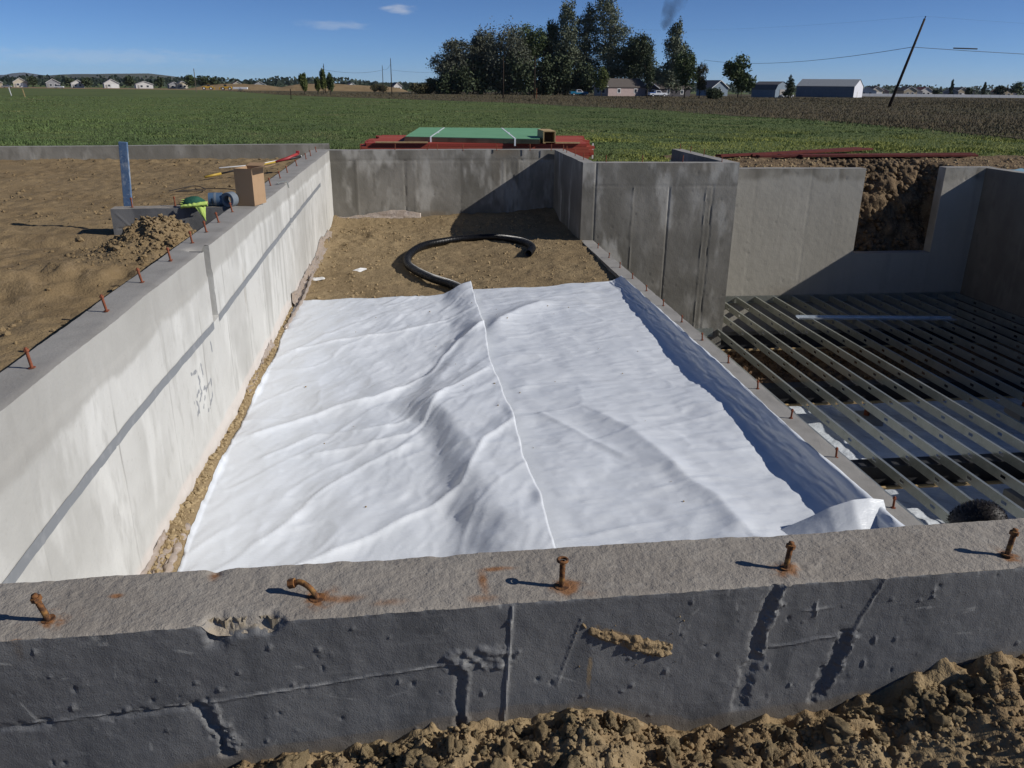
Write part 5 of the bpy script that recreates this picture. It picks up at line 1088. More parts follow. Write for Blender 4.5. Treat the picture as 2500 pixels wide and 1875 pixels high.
# dry straw
b = MB()
for k in range(34):
    c0 = [(-.52, 1.60), (-.48, 1.58), (-.60, 1.55), (.93, 1.62), (1.75, 1.60)][k % 5]; x, y = c0[0]+rr_.normal(0, .04), min(c0[1]+rr_.normal(0, .03), 1.66); z = float(fz(x, y)); a = rr_.uniform(0, 3.1); L = rr_.uniform(.04, .12)
    b.tube([(x, y, z), (x+math.cos(a)*L*.5, y-abs(math.sin(a))*L*.3, z+rr_.uniform(.02, .05)), (x+math.cos(a)*L, y-abs(math.sin(a))*L*.5, z+rr_.uniform(.0, .04))], .0009, 4)
struct(b.build('dry_straw', M['straw']), 'stuff')

# ------------------------------------------------------------------ trees
def crown(name, lobes, n, ls, m, parent, seed, droop=0, clus=26, sig=.20):
    r = np.random.default_rng(seed); P = []
    tot = sum(l[3]*l[4]*l[5] for l in lobes)**1
    for l in lobes:
        k = max(60, int(n*(l[3]*l[4]*l[5])**.8/sum((q[3]*q[4]*q[5])**.8 for q in lobes)))
        c = r.normal(0, 1, (clus, 3)); c /= np.linalg.norm(c, axis=1)[:, None]; c *= (r.uniform(.35, 1.0, clus)**.6)[:, None]
        idx = r.integers(0, clus, k); p = c[idx]+r.normal(0, sig, (k, 3))*np.array([1, 1, 1.0+droop])
        if droop: p[:, 2] -= droop*np.abs(r.normal(0, .35, k))
        P.append(p*np.array(l[3:6])+np.array(l[:3]))
    P = np.concatenate(P); k = len(P)
    a = r.normal(0, 1, (k, 3)); a /= np.linalg.norm(a, axis=1)[:, None]; b = np.cross(a, r.normal(0, 1, (k, 3))); b /= np.linalg.norm(b, axis=1)[:, None]
    s = ls*r.uniform(.5, 1.3, k)[:, None]
    V = np.stack([P-a*s, P+b*s*.6, P+a*s, P-b*s*.6], 1).reshape(-1, 3)
    return mesh_np(name, V, np.arange(4*k).reshape(-1, 4), m, parent, smooth=False)
def trunk(parent, h, r0, m, limbs=5, spread=.35, seed=0, fork=.25):
    r = random.Random(seed); b = MB()
    b.tube([(0, 0, -.2), (r.uniform(-.1, .1)*r0, 0, h*.3), (r.uniform(-.3, .3)*r0, .1*r0, h*.62), (0, 0, h*.92)], [r0, r0*.75, r0*.45, r0*.1], 7)
    for k in range(limbs):
        a = 6.28*k/limbs+r.uniform(-.4, .4); z0 = h*(fork+.45*k/limbs); L = h*spread*r.uniform(.7, 1.1)
        b.tube([(0, 0, z0), (math.cos(a)*L*.45, math.sin(a)*L*.45, z0+L*.55), (math.cos(a)*L*.8, math.sin(a)*L*.8, z0+L*1.15)], [r0*.42, r0*.25, r0*.07], 5)
    b.build('trunk', m, parent, smooth=True)
def tree(name, label, x, y, h, w, kind, leafm, seed, bark='bark', group=None, n=2600, ls=None):
    t = thing(name, label, 'tree', (x, y, gzf(y)), 0, group); trunk(t, h*.9, max(.10, h*.016), M[bark], 5 if kind != 'young' else 6, .30 if kind != 'poplar' else .16, seed, .2 if kind != 'young' else .14)
    r = random.Random(seed); L = []; rx = w/2; ls = ls or max(.16, w*.032)
    if kind == 'round':
        for k in range(9):
            a = r.uniform(0, 6.28); q = r.uniform(.15, .62); L.append((math.cos(a)*rx*q, math.sin(a)*rx*q, h*(.40+.46*r.random()), rx*.48, rx*.48, h*.17))
        L.append((0, 0, h*.86, rx*.42, rx*.42, h*.14)); L.append((0, 0, h*.45, rx*.8, rx*.8, h*.26))
    elif kind == 'willow':
        for k in range(10):
            a = r.uniform(0, 6.28); q = r.uniform(.25, .68); L.append((math.cos(a)*rx*q, math.sin(a)*rx*q, h*(.30+.50*r.random()), rx*.36, rx*.36, h*.22))
        L.append((0, 0, h*.82, rx*.5, rx*.5, h*.17)); L.append((0, 0, h*.35, rx*.8, rx*.8, h*.28))
    elif kind == 'poplar':
        for k in range(12):
            f = k/11; wd = .42+.58*math.sin(math.pi*min(1, .15+.80*f)**.9)
            a = r.uniform(0, 6.28); L.append((math.cos(a)*rx*.36*wd, math.sin(a)*rx*.36*wd, h*(.10+.82*f), rx*.62*wd, rx*.62*wd, h*.095))
    elif kind == 'cone':
        for k in range(12):
            f = k/11; wd = (1-f)**.7*.85+.20; a = r.uniform(0, 6.28); L.append((math.cos(a)*rx*.35*wd, math.sin(a)*rx*.35*wd, h*(.16+.78*f), rx*.70*wd, rx*.70*wd, h*.085))
    elif kind == 'young':       # vase of ascending branches
        for k in range(9):
            a = 6.28*k/9+r.uniform(-.3, .3); q = r.uniform(.2, .62); zz = h*(.36+.42*r.random()); L.append((math.cos(a)*rx*q*(.4+zz/h*.75), math.sin(a)*rx*q*(.4+zz/h*.75), zz, rx*.30, rx*.30, h*.18))
        L.append((rx*.05, 0, h*.80, rx*.34, rx*.34, h*.18)); L.append((0, 0, h*.40, rx*.36, rx*.36, h*.16))
    elif kind == 'bush':
        for k in range(6):
            a = r.uniform(0, 6.28); L.append((math.cos(a)*rx*.5, math.sin(a)*rx*.5, h*r.uniform(.25, .6), rx*.5, rx*.5, h*.36))
    crown('crown', L, n, ls, M[leafm], t, seed, droop=.9 if kind == 'willow' else 0, sig=.24 if kind in ('young', 'poplar') else .21)
    return t
gv = 'tall trees of the grove'
for a in [('willow_tree', 'grey-green spreading tree at the left edge of the tall grove', 14.0, 266, 15.6, 12.5, 'round', 'leaf_grey', 1, 'pale_bark'),
          ('grove_tree', 'slim grey tree rising behind the left end of the grove', 22.4, 274, 19.8, 7.5, 'round', 'leaf_grey', 2, 'bark'),
          ('willow_tree', 'dark drooping willow in the left half of the grove', 29.5, 262, 20.0, 12.5, 'willow', 'leaf_grey', 3, 'bark'),
          ('grove_tree', 'round-topped green tree right of the drooping willow', 36.0, 270, 20.6, 10.0, 'round', 'leaf_mid', 4, 'bark'),
          ('grove_tree', 'dark narrow tree between the round green tree and the tall poplars', 43.5, 272, 21.6, 7.5, 'poplar', 'leaf_dark', 5, 'bark'),
          ('poplar_tree', 'left one of the three tall poplars in the grove', 48.8, 270, 28.0, 8.6, 'poplar', 'leaf_poplar', 6, 'pale_bark'),
          ('poplar_tree', 'middle one of the three tall poplars in the grove', 55.4, 272, 26.8, 8.4, 'poplar', 'leaf_poplar', 7, 'pale_bark'),
          ('poplar_tree', 'tallest tree of the grove, a pale poplar cut off by the top of the photo', 62.5, 270, 33.0, 11.0, 'poplar', 'leaf_poplar', 8, 'pale_bark'),
          ('grove_tree', 'dark tree with reaching branches at the right end of the grove', 70.5, 264, 18.6, 11.0, 'round', 'leaf_dark', 9, 'pale_bark'),
          ('poplar_tree', 'cone-shaped grey-green poplar standing alone right of the grove', 79.0, 252, 21.8, 10.0, 'cone', 'leaf_poplar', 10, 'bark')]:
    a = list(a); a[5] *= 1.32; tree(*a, group=gv, n=15000, ls=.30)
for i, (x, w, h) in enumerate([(12, 9, 8), (18.5, 10, 11), (25.5, 10, 11), (33, 11, 12), (40, 10, 13), (46.5, 10, 12), (52.5, 8, 10), (76, 7, 9), (80, 6, 8)]):
    tree('grove_shrub', 'dark undergrowth at the foot of the grove, %s from its left end' % ORD[i], x, 259+i % 3, h, w, 'bush', 'leaf_dark', 30+i, group='undergrowth of the grove', n=2600, ls=.45)
for a in [('young_tree', 'small yellow-green tree in front of the brown gabled house', 53.6, 238, 7.8, 5.0, 'young', 'leaf_yellow', 41),
          ('young_tree', 'dark slim tree left of the white pickup truck', 53.5, 190, 10.6, 4.2, 'young', 'leaf_dark', 42),
          ('young_tree', 'green vase-shaped tree in front of the dark house', 62.4, 190, 10.6, 5.6, 'young', 'leaf_mid', 43),
          ('young_tree', 'slim bronze-tinted tree right of the vase-shaped tree', 66.6, 192, 8.0, 3.4, 'young', 'leaf_bronze', 44),
          ('young_tree', 'green leaning tree standing alone between the houses and the white barn', 75.2, 190, 9.6, 7.6, 'young', 'leaf_mid', 45),
          ('young_tree', 'left one of the four small trees in the field before the tan mound', -24.2, 196, 4.6, 3.0, 'young', 'leaf_yellow', 46),
          ('young_tree', 'second of the four small trees in the field before the tan mound', -22.2, 205, 3.8, 2.4, 'young', 'leaf_yellow', 47),
          ('young_tree', 'tallest of the four small trees in the field before the tan mound', -20.4, 200, 5.6, 2.6, 'young', 'leaf_yellow', 48),
          ('young_tree', 'right one of the four small trees in the field before the tan mound', -18.6, 198, 4.6, 3.0, 'young', 'leaf_mid', 49),
          ('shrub', 'low dark shrub under the bronze-tinted tree', 66.0, 180, 2.6, 3.0, 'bush', 'leaf_dark', 50),
          ('conifer_tree', 'small dark conifer left of the white metal barn', 107, 232, 6.2, 2.8, 'cone', 'leaf_dark', 51),
          ('shrub', 'dusty shrub at the left foot of the grove beside the utility poles', 1.5, 262, 3.6, 7, 'bush', 'leaf_bronze', 52),
          ('shrub', 'dull green shrub between the dusty shrub and the grove', 7.0, 264, 5.0, 6, 'bush', 'leaf_dark', 53),
          ('shrub', 'yellowish shrub pile on the tan mound', -15, 395, 3.6, 9, 'bush', 'leaf_bronze', 54)]:
    a = list(a); a[5] *= 1.3 if a[2] > 0 else .85; tree(*a, group='young trees and shrubs', n=4200)
bt = thing('bare_tree', 'thin leafless tree behind the leaning green tree', 'tree', (86, 215, gzf(215))); trunk(bt, 7.5, .12, M['bark'], 8, .3, 61, .3)

# ------------------------------------------------------------------ houses, barns
def house(name, label, x, y, rz, w, d, eave, ridge, wm, rm, windows=2, garage=False, group=None, door=True, axis='gable', cat='house'):
    t = thing(name, label, cat, (x, y, gzf(y)-.05), R(rz), group)
    if y > 400: w, d, eave, ridge = w*.88, d*.88, eave*.84, ridge*.84
    b = MB(); b.add([(-w/2, -d/2, 0), (w/2, -d/2, 0), (w/2, d/2, 0), (-w/2, d/2, 0), (-w/2, -d/2, eave), (w/2, -d/2, eave), (w/2, d/2, eave), (-w/2, d/2, eave), (0, -d/2, ridge), (0, d/2, ridge)],
                    [(0, 1, 5, 8, 4), (2, 3, 7, 9, 6), (1, 2, 6, 5), (3, 0, 4, 7), (3, 2, 1, 0)]); b.build('wall', M[wm], t)
    oh = .35; sl = (ridge-eave)/(w/2); b = MB()
    for s in (-1, 1):
        e = (s*(w/2+oh), eave-oh*sl)
        b.add([(e[0], -d/2-oh, e[1]+.03), (e[0], d/2+oh, e[1]+.03), (0, d/2+oh, ridge+.03), (0, -d/2-oh, ridge+.03), (e[0], -d/2-oh, e[1]+.22), (e[0], d/2+oh, e[1]+.22), (0, d/2+oh, ridge+.22), (0, -d/2-oh, ridge+.22)], [(0, 1, 2, 3), (7, 6, 5, 4), (0, 4, 5, 1), (0, 3, 7, 4), (1, 5, 6, 2)])
    rf_ = b.build('roof', M[rm], t)
    for s in (-1, 1):
        a = Vector((s*(w/2+oh), -d/2-oh-.04, eave-oh*sl+.10)); c = Vector((0, -d/2-oh-.04, ridge+.10)); MB().tube([a, c], .14, 4).build('bargeboard', M['trim'], rf_)
    for k in range(windows):
        wx = (k-(windows-1)/2)*w*.36; wz = eave*.55
        f = MB().box((wx, -d/2-.03, wz), (1.5, .06, 1.4)).build('window', M['trim'], t); MB().box((wx, -d/2-.07, wz), (1.2, .03, 1.1)).build('pane', M['glass'], f)
    for yy_ in (-d*.22, d*.22):
        f = MB().box((w/2+.03, yy_, eave*.58), (.06, 1.3, 1.3)).build('window', M['trim'], t); MB().box((w/2+.07, yy_, eave*.58), (.03, 1.0, 1.0)).build('pane', M['glass'], f)
    if garage: MB().box((w*.18, -d/2-.05, 1.15), (w*.5, .1, 2.3)).build('garage_door', M['trim'], t)
    if door: MB().box((-w*.36, -d/2-.05, 1.0), (.95, .08, 2.0)).build('door', M['door'], t)
    return t
hl = [('pale cream house with a red roof, second big house from the left edge', -236, 548, 8.5, 9, 3.6, 6.4, 'siding_cream', 'roof_red'),
      ('tan house cut by the left edge of the photo', -252, 552, 8, 9, 3.2, 5.2, 'siding_tan', 'roof_red'),
      ('grey house with a brown roof, right of the red-roofed house', -219, 552, 8.5, 9, 3.4, 6.0, 'siding_grey', 'roof_brown'),
      ('small white house in the middle of the left row', -204, 550, 8, 8, 3.2, 5.4, 'siding_white', 'roof_brown'),
      ('white house with a wide gable, fourth big house of the left row', -185, 552, 9.5, 9, 3.4, 6.2, 'siding_white', 'roof_purple'),
      ('long pale house with a broad low roof in the left row', -164.5, 548, 11, 9, 3.0, 5.0, 'siding_white', 'roof_brown'),
      ('small house between dark trees, right of the long pale house', -150, 560, 7, 7, 3.0, 4.8, 'siding_grey', 'roof_purple'),
      ('white house beside the dark tree clump, right end of the left row', -143, 552, 7, 8, 3.4, 5.4, 'siding_cream', 'roof_grey')]
for i, (lb, x, y, w, d, e, r_, wm, rm) in enumerate(hl):
    house('house', lb, x, y, 24, w, d, e, r_, wm, rm, 2, i in (0, 4), 'houses of the left row')
for i, (x, y, w, lb) in enumerate([(-127, 640, 9, 'red-brown roofed house behind the left part of the tan mound'), (-60, 650, 8, 'white house behind the middle of the tan mound, left one'), (-46, 655, 8, 'white house behind the middle of the tan mound, right one'), (-10.5, 560, 6, 'white gabled house behind the two close utility poles'), (-113, 650, 10, 'grey gabled house peeking over the tan mound')]):
    house('house', lb, x, y, 20, w, 8, 3.6, 6.2, ['siding_tan', 'siding_white', 'siding_white', 'siding_white', 'siding_grey'][i], ['roof_red', 'roof_purple', 'roof_purple', 'roof_grey', 'roof_brown'][i], 2, False, 'houses behind the tan mound')
house('house', 'brown-roofed house with a pinkish sunlit gable beside the grove', 62.0, 250, -62, 6.4, 15, 2.7, 4.8, 'siding_pink', 'roof_brown', 2)
house('house', 'dark low house with a grey roof behind the white pickup', 76.8, 252, -62, 7.8, 13, 2.4, 4.2, 'siding_dark', 'roof_brown', 2)
house('house', 'pale blue gabled house behind the leaning green tree', 116, 320, 20, 8, 9, 3.0, 5.6, 'siding_blue', 'roof_grey', 1)
# gambrel barn
t = thing('gambrel_barn', 'blue-grey barn with a rounded gambrel roof left of the white metal barn', 'barn', (110, 252, gzf(252)), R(28))
gp = [(-3.2, 0), (3.2, 0), (3.2, 2.2), (2.3, 3.7), (0, 4.6), (-2.3, 3.7), (-3.2, 2.2)]
b = MB(); k = len(gp); b.add([(p_[0], -4.5, p_[1]) for p_ in gp]+[(p_[0], 4.5, p_[1]) for p_ in gp], [tuple(range(k)), tuple(range(k, 2*k))[::-1]]+[(i, i+k, (i+1) % k+k, (i+1) % k) for i in range(k)]); b.build('wall', M['siding_blue'], t)
b = MB()
for i in range(2, 6):
    p_, q_ = gp[i], gp[i+1] if i < 6 else gp[6]
    b.add([(p_[0]*1.04, -4.7, p_[1]+.08), (q_[0]*1.04, -4.7, q_[1]+.08), (q_[0]*1.04, 4.7, q_[1]+.08), (p_[0]*1.04, 4.7, p_[1]+.08)], [(0, 1, 2, 3)])
b.build('roof', M['roof_grey'], t); MB().box((0, -4.54, 1.2), (2.4, .08, 2.4)).build('door', M['door'], t)
t = thing('metal_barn', 'long metal barn with a bright white sunlit end, right of the trees', 'barn', (157, 306, gzf(306)-.05), R(-42))
L, w, e, r_ = 21, 13, 4.0, 6.4
b = MB(); b.add([(-L/2, -w/2, 0), (L/2, -w/2, 0), (L/2, w/2, 0), (-L/2, w/2, 0), (-L/2, -w/2, e), (L/2, -w/2, e), (L/2, w/2, e), (-L/2, w/2, e)], [(0, 1, 5, 4), (2, 3, 7, 6)]); b.build('side_wall', M['metal_grey'], t)
for s in (-1, 1):
    b = MB(); b.add([(s*L/2, -w/2, 0), (s*L/2, w/2, 0), (s*L/2, w/2, e), (s*L/2, 0, r_), (s*L/2, -w/2, e)], [(0, 1, 2, 3, 4)]); b.build('end_wall', M['metal_white'], t)
b = MB()
for s in (-1, 1): b.add([(-L/2-.2, s*(w/2+.25), e-.05), (L/2+.2, s*(w/2+.25), e-.05), (L/2+.2, 0, r_+.08), (-L/2-.2, 0, r_+.08)], [(0, 1, 2, 3)])
b.build('roof', M['metal_roof'], t); MB().box((L/2+.05, -.9, 1.05), (.08, .9, 2.1)).build('door', M['trim'], t)
for k in range(9): MB().box((-L/2+1.2+k*2.3, -w/2-.03, e/2), (.10, .05, e)).build('wall_rib', M['metal_grey'], t)
# right-hand houses and fence
hr_ = [(1880, 1.30), (1903, 1.0), (1930, 1.25), (1962, 1.1), (1992, 1.15), (2022, 1.1), (2055, 1.0), (2085, 1.0), (2118, 1.0), (2165, 1.1), (2196, 1.0)]
xr = [260, 267, 275, 284, 292.5, 301.5, 311.5, 320.5, 330, 344, 353]
lbr = ['tall pale house touching the white metal barn', 'small house second from the white metal barn', 'pale house left of the leaning pole', 'tan gabled house right of the leaning pole', 'house with a broad white gable, second right of the leaning pole', 'low house with a white front, third right of the leaning pole', 'grey gabled house beside the dark garden trees', 'house half hidden by dark garden trees', 'roof among the dark garden trees in the right row', 'tan house near the right edge of the photo', 'last house of the right row at the photo edge']
for i, x in enumerate(xr):
    house('house', lbr[i], x, 462+(i % 3)*6, -28+(i % 2)*30, 8.5*hr_[i][1], 9, 3.4+.5*(i % 2), 5.8+.6*(i % 2), ['siding_white', 'siding_cream', 'siding_pink', 'siding_tan', 'siding_white', 'siding_white', 'siding_grey', 'siding_tan', 'siding_grey', 'siding_tan', 'siding_white'][i], ['roof_purple', 'roof_brown', 'roof_grey', 'roof_brown', 'roof_purple', 'roof_red', 'roof_grey', 'roof_brown', 'roof_purple', 'roof_red', 'roof_grey'][i], 2, i % 3 == 1, 'houses of the right row')
fe = thing('white_fence', 'long low white fence in front of the right row of houses', 'fence', (232, 438, gzf(438)))
for k in range(26): MB().box((k*5.2+2.5, k*-.4, .75), (5.1, .08, 1.5), R(-4.4)).build('fence_panel', M['fence_white'], fe)
gt_ = 'garden trees between the houses'
for i, (x, y, h, w, lm, lb) in enumerate([(-228, 545, 6, 6, 'leaf_dark', 'dark tree right of the red-roofed house'), (-211, 556, 5.5, 6, 'leaf_dark', 'dark tree between the grey and the small white house'), (-196.5, 545, 6, 7, 'leaf_dark', 'dark tree right of the small white house'), (-175, 556, 7, 8, 'leaf_dark', 'dark tree left of the long pale house'), (-156.5, 554, 6.5, 6, 'leaf_dark', 'dark tree right of the long pale house'), (-135, 545, 8, 8, 'leaf_mid', 'green tree at the left of the dark clump by the tan mound'), (-127.5, 545, 8, 8, 'leaf_dark', 'middle tree of the dark clump by the tan mound'), (-120.5, 540, 7, 7, 'leaf_dark', 'right tree of the dark clump by the tan mound'),
      (307, 455, 9, 2.2, 'leaf_dark', 'narrow dark cypress among the right houses, left one'), (316, 452, 5, 5, 'leaf_dark', 'dark garden tree left of the second cypress'), (327, 455, 8, 2.2, 'leaf_dark', 'narrow dark cypress among the right houses, right one'), (333, 448, 6.5, 7, 'leaf_dark', 'broad dark tree right of the second cypress'), (341, 446, 8.6, 8, 'leaf_mid', 'tallest broad green tree of the right row'), (350, 446, 5.6, 9, 'leaf_dark', 'dark tree near the right edge of the photo'), (360, 450, 6, 8, 'leaf_dark', 'dark tree at the right edge of the photo'), (296, 452, 4, 4, 'leaf_dark', 'low dark tree between the white gables of the right row')]):
    tree('garden_tree', lb, x, y, h, w, 'poplar' if w < 3 else 'round', lm, 70+i, group=gt_, n=700, ls=.55)

# ------------------------------------------------------------------ vehicles and machines
def wheel(t, x, y, r, w=.25):
    o = MB().tube([(x, y-w/2, r), (x, y+w/2, r)], r, 14).build('wheel', M['tyre'], t); MB().tube([(x, y-w/2-.01, r), (x, y+w/2+.01, r)], r*.55, 10).build('rim', M['trim'], o)
def pickup(label, x, y, rz, body, cabm, bed_cover=None):
    t = thing('pickup_truck', label, 'truck', (x, y, gzf(y)), R(rz))
    MB().prism([(-2.7, -.9), (2.7, -.9), (2.7, .9), (-2.7, .9)], .55, .45).build('body', M[body], t, bevel=.08)
    MB().add([(-.9, -.85, 1.0), (1.25, -.85, 1.0), (1.25, .85, 1.0), (-.9, .85, 1.0), (-.7, -.72, 1.75), (.5, -.72, 1.75), (.5, .72, 1.75), (-.7, .72, 1.75)], [(0, 1, 5, 4), (1, 2, 6, 5), (2, 3, 7, 6), (3, 0, 4, 7), (4, 5, 6, 7)]).build('cab', M[cabm], t)
    for s in (-1, 1):
        MB().add([(-.62, s*.83, 1.12), (.95, s*.83, 1.12), (.42, s*.755, 1.65), (-.58, s*.755, 1.65)], [(0, 1, 2, 3)]).build('side_window', M['glass'], t)
        for wx in (-1.7, 1.75): wheel(t, wx, s*.82, .38)
        MB().box((2.71, s*.65, .82), (.05, .3, .16)).build('headlight', M['paper'], t)
        MB().bb((-2.7, s*.88, 1.0), (-.95, s*.84, 1.22)).build('bed_side', M[body if not bed_cover else bed_cover], t)
    MB().bb((-2.68, -.83, 1.0), (-2.62, .83, 1.22)).build('tailgate', M[body], t); MB().bb((1.3, -.85, 1.0), (2.65, .85, 1.10)).build('bonnet', M[body if body != 'car_teal' else 'car_blue'], t, bevel=.05)
    MB().bb((-2.78, -.85, .45), (-2.70, .85, .62)).build('bumper', M['trim'], t); MB().bb((2.70, -.85, .45), (2.78, .85, .62)).build('bumper', M['trim'], t)
    return t
pickup('blue and white pickup truck parked at the edge of the grove', 49.6, 251, 4, 'car_teal', 'car_white')
pickup('white pickup truck with a blue tarp in front of the dark house', 69.5, 236, 8, 'car_white', 'car_white', 'car_blue')
def sedan(label, x, y, rz, m):
    t = thing('parked_car', label, 'car', (x, y, gzf(y)), R(rz)); MB().prism([(-2.2, -.85), (2.2, -.85), (2.2, .85), (-2.2, .85)], .5, .4).build('body', M[m], t, bevel=.1)
    MB().add([(-1.5, -.8, .9), (1.0, -.8, .9), (1.0, .8, .9), (-1.5, .8, .9), (-.9, -.65, 1.42), (.4, -.65, 1.42), (.4, .65, 1.42), (-.9, .65, 1.42)], [(0, 1, 5, 4), (1, 2, 6, 5), (2, 3, 7, 6), (3, 0, 4, 7), (4, 5, 6, 7)]).build('cabin', M['glass'], t)
    MB().bb((-.9, -.65, 1.42), (.4, .65, 1.46)).build('roof', M[m], t)
    for wx in (-1.4, 1.4):
        for s in (-1, 1): wheel(t, wx, s*.78, .33)
sedan('long white car parked before the grey left-row house', -172, 440, 3, 'car_white'); sedan('pale teal car at the left edge of the photo', -196, 440, 8, 'metal_roof'); sedan('white car parked beside the white gabled end of the gambrel barn', 113.5, 248, 10, 'car_white')
def mover(label, x, y, rz, s):
    t = thing('earth_mover', label, 'digger', (x, y, gzf(y)), R(rz), 'earth movers by the tan mound'); t.scale = (s, s, s)
    MB().prism([(-3, -1.1), (3, -1.1), (3, 1.1), (-3, 1.1)], 1.1, .9).build('body', M['machine'], t, bevel=.15); MB().box((.6, 0, 2.6), (1.5, 1.6, 1.3)).build('cab', M['glass'], t); MB().box((.6, 0, 3.3), (1.7, 1.8, .12)).build('cab_roof', M['machine'], t)
    MB().box((3.9, 0, .9), (.25, 3.0, 1.4)).build('blade', M['machine'], t); MB().tube([(2.8, 0, 1.2), (3.9, 0, .9)], .18, 6).build('arm', M['machine'], t)
    for wx in (-2, 1.9):
        for sd in (-1, 1): wheel(t, wx, sd*1.25, .9, .6)
mover('yellow earth mover before the tan mound, left one', -97, 420, 10, .8); mover('yellow earth mover before the tan mound, right one', -88.5, 421, 185, .8)
t = thing('white_trailer', 'low white trailer before the left part of the tan mound', 'trailer', (-79.5, 408, gzf(408))); MB().box((0, 0, .95), (6.5, 2, .9)).build('box', M['car_white'], t, bevel=.06); MB().box((0, -1.01, .95), (.15, .02, .9)).build('seam', M['siding_dark'], t); MB().tube([(3.2, 0, .6), (4.6, 0, .5)], .06, 6).build('hitch', M['beam'], t)
for wx in (-.6, .4):
    for s in (-1, 1): wheel(t, wx, s*.95, .35)
for i, (x, y, h, lb, m) in enumerate([(-55.3, 125, 1.1, 'pale stake in the field at the far left, left one', 'trim'), (-48.2, 112.5, 1.0, 'pale stake in the field at the far left, right one', 'wood'), (-15.6, 112, 1.3, 'dark stake in the field below the tan mound', 'pole_wood'), (22.0, 150, 1.8, 'short brown post in the weeds before the grove', 'rust_red'), (-58.5, 240, 6, 'thin pale pole left of the tan mound', 'old_wood')]):
    o = MB().box((0, 0, h/2), (.10 if h < 3 else .16, .06 if h < 3 else .16, h)).build('stake', M[m], loc=(x, y, gzf(y))); o.rotation_euler = (0, R(-8 if i < 2 else 0), 0); tag(o, lb, 'stake')

# ------------------------------------------------------------------ utility poles and wires
def pole(label, x, y, h, r, lean=0, arm=False):
    t = thing('utility_pole', label, 'utility pole', (x, y, gzf(y)), 0, 'utility poles'); t.rotation_euler = (0, lean, 0)
    MB().tube([(0, 0, -.5), (0, 0, h*.5), (0, 0, h)], [r, r*.85, r*.65], 10).build('shaft', M['pole_wood'], t, smooth=True)
    MB().tube([(0, 0, h), (0, 0, h+.25)], [.04, .07], 6).build('insulator', M['pole_wood'], t); MB().box((.0, -r*.8, h*.72), (.10, .10, .25)).build('bracket', M['wire'], t)
pole('tall dark utility pole leaning right, in the weeds at the right', 53.9, 90.6, 9.6, .17, R(15))
for lb, x, y, h in [('utility pole left of the two close poles, behind the small trees', -23.0, 230, 7.2, ), ('shorter one of the two close utility poles', -10.1, 300, 8.8), ('taller one of the two close utility poles', -5.5, 230, 8.8), ('utility pole standing before the drooping willow', 16.0, 150, 6.8), ('utility pole before the round green tree of the grove', 21.6, 150, 6.9)]:
    pole(lb, x, y, h, .13)
def wire(label, pts, r):
    b = MB(); P = []
    for (a, b_) in zip(pts[:-1], pts[1:]):
        a, b_ = Vector(a), Vector(b_); L = (b_-a).length
        for k in range(12):
            f = k/12; q = a.lerp(b_, f); q.z -= L*.012*4*f*(1-f); P.append(q)
    P.append(Vector(pts[-1])); b.tube(P, r, 5); return tag(b.build('power_line', M['wire']), label, 'power line')
wire('power line sagging from the leaning pole to the trees', [(55.5, 90.6, 5.75), (65, 186, 7.1)], .028)
rw = wire('power line from the leaning pole out of the right edge', [(55.5, 90.6, 5.75), (140, 95, 6.2)], .028); 
MB().tube([(60.6, 90.85, 5.73), (63.6, 91.0, 5.70)], .07, 6).build('sleeve', M['wire'], rw)
wire('thin top wire left of the leaning pole', [(56.3, 90.6, 8.9), (40, 250, 19)], .005); wire('thin top wire right of the leaning pole', [(56.3, 90.6, 8.9), (140, 95, 9.3)], .005)
wire('wire between the first and the shorter close pole', [(-23, 230, 4.7), (-10.1, 300, 5.9)], .03); wire('wire from the taller close pole into the grove', [(-5.5, 230, 4.9), (16, 150, 4.9)], .02); wire('wire between the two close poles', [(-10.1, 300, 6.3), (-5.5, 230, 6.4)], .03)

# ------------------------------------------------------------------ far land
def prof_mesh(name, xs_, tops, y0, depth, base, m, seed, amp):
    X = np.repeat(np.asarray(xs_, float)[:, None], 9, 1); f = np.linspace(0, 1, 9)[None, :]
    Z = base+(np.asarray(tops)[:, None]-base)*np.sin(np.clip(f*1.25, 0, 1)*np.pi/2)*(1-.25*np.clip(f-.8, 0, 1)*5*.4)
    Y = y0+depth*f+0*X; Z = Z+amp*fbm(X, Y, f=6/depth, o=4, seed=seed)*np.sin(np.pi*np.clip(f, 0, 1))
    return struct(grid(name, X, Y, Z, m, flip=True))
mx_ = np.linspace(-2900, -900, 90); prof_mesh('mesa', mx_, np.interp(mx_, [-2900, -2250, -2050, -1900, -1650, -1480, -1400, -1290, -1150, -900], [10, 12, 24, 38, 43, 45, 36, 18, 6, -4]), 4400, 900, -5, M['mesa'], 5, 3)
mx_ = np.linspace(-9500, -3000, 70); prof_mesh('mountains', mx_, np.interp(mx_, [-9500, -5000, -4820, -4700, -4560, -4400, -4000, -3000], [120, 62, 98, 80, 62, 50, 30, 0]), 10600, 900, -10, M['mountain'], 6, 6)
mx_ = np.linspace(-112, -2, 90); tops = np.interp(mx_, [-112, -104, -95, -84, -74, -66, -58, -48, -38, -26, -14, -6, -2], [-2.1, -.4, .6, .9, .3, -.5, .6, 1.4, 1.2, .7, .2, -.6, -2.1])+.25*fbm(mx_, mx_*0, f=.12, o=3, seed=3)
prof_mesh('soil_mound', mx_, tops, 424, 22, gzf(430), M['tan_earth'], 7, .25)
X, Y = np.meshgrid(np.linspace(-300, -4, 60), np.linspace(395, 610, 20), indexing='ij'); struct(grid('bare_soil', X, Y+18*fbm(X, X*0, f=.02, o=3, seed=4)*(Y < 400), gz(Y)+.03, M['tan_earth']))
r = np.random.default_rng(3); P = []
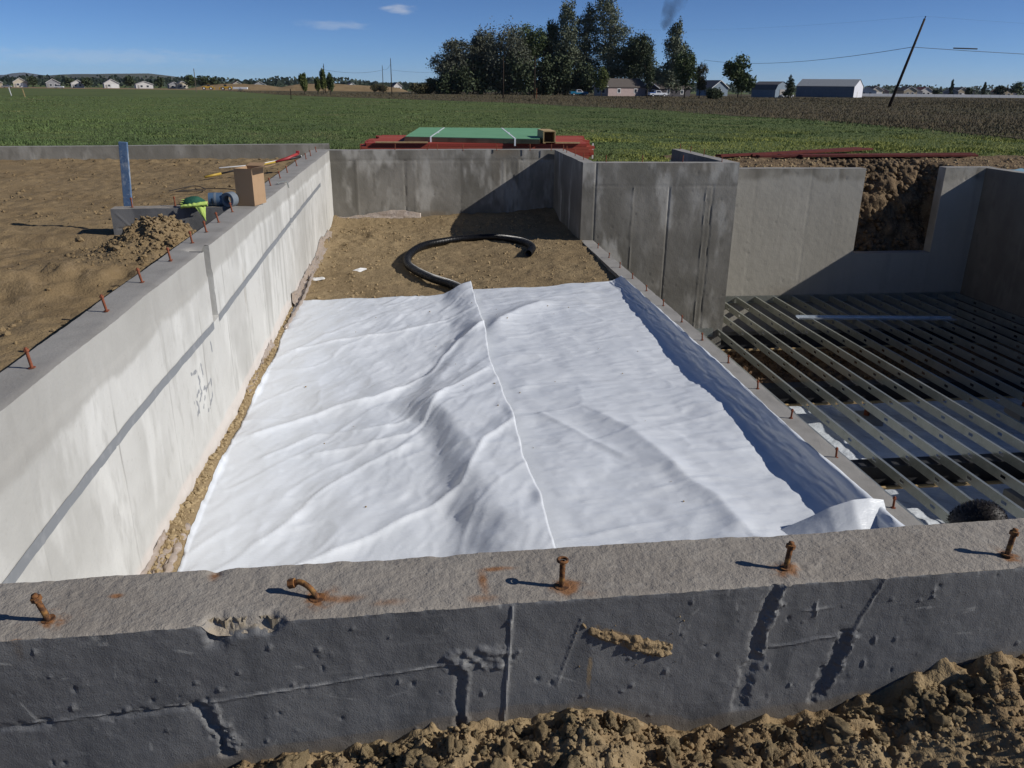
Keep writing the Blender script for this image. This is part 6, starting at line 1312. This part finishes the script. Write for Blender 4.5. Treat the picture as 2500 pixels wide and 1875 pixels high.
for y0, n_k, hh in [(760, 2600, 8), (1000, 3400, 11), (1500, 3600, 15), (2400, 2600, 22)]:
    x = y0*r.uniform(-.62, 1.05, n_k); hmod = .35+.65*np.clip(.5+fbm(x, x*0+y0, f=8/y0, o=4, seed=int(y0)), 0, 1); P.append(np.stack([x, y0+r.uniform(-40, 40, n_k), -3.7+hh*hmod*r.uniform(0, 1, n_k)**.8], -1))
P = np.concatenate(P); k = len(P); a = r.normal(0, 1, (k, 3)); a[:, 1] *= .3; a /= np.linalg.norm(a, axis=1)[:, None]; b2 = np.cross(a, np.array([0, 1., 0])+r.normal(0, .3, (k, 3))); b2 /= np.linalg.norm(b2, axis=1)[:, None]
s = (P[:, 1]/460*r.uniform(.6, 1.2, k))[:, None]; V = np.stack([P-a*s, P+b2*s*.7, P+a*s, P-b2*s*.7], 1).reshape(-1, 3)
struct(mesh_np('far_woods', V, np.arange(4*k).reshape(-1, 4), M['far_wood'], smooth=False), 'stuff')
# dark smoke drifting over the trees
vm = bpy.data.materials.new('smoke'); vm.use_nodes = True; vt = vm.node_tree; vt.nodes.clear()
vo = vt.nodes.new('ShaderNodeOutputMaterial'); pv = vt.nodes.new('ShaderNodeVolumePrincipled'); pv.inputs['Color'].default_value = (.06, .06, .07, 1)
vc = vt.nodes.new('ShaderNodeTexCoord'); vnz = vt.nodes.new('ShaderNodeTexNoise'); vnz.inputs['Scale'].default_value = .09; vnz.inputs['Detail'].default_value = 3
vr = vt.nodes.new('ShaderNodeMapRange'); vr.inputs[1].default_value = .48; vr.inputs[2].default_value = .75; vr.inputs[4].default_value = .11
vt.links.new(vc.outputs['Object'], vnz.inputs['Vector']); vt.links.new(vnz.outputs['Fac'], vr.inputs[0]); vt.links.new(vr.outputs[0], pv.inputs['Density']); vt.links.new(pv.outputs[0], vo.inputs['Volume'])
V4, F4 = ICO[3]; Vs = V4*np.array([10, 8, 24])*(1+.25*fbm(V4[:, 0], V4[:, 1], V4[:, 2], f=1.5, o=2, seed=4))[:, None]; Vs[:, 0] += .36*Vs[:, 2]
o = mesh_np('smoke_plume', Vs, F4, vm); o.location = (217, 700, 68); tag(o, 'faint dark smoke plume drifting in the sky above the cone-shaped poplar', 'smoke')

# thin air between here and the far hills
hm = bpy.data.materials.new('haze'); hm.use_nodes = True; ht = hm.node_tree; ht.nodes.clear()
ho_ = ht.nodes.new('ShaderNodeOutputMaterial'); hv_ = ht.nodes.new('ShaderNodeVolumePrincipled'); hv_.inputs['Color'].default_value = (.82, .89, 1.0, 1)
hv_.inputs['Density'].default_value = 3e-5; hv_.inputs['Anisotropy'].default_value = 0.2; ht.links.new(hv_.outputs[0], ho_.inputs['Volume'])
struct(MB().bb((-12700, -12700, -12), (12700, 12700, 160)).build('haze', hm), 'stuff')
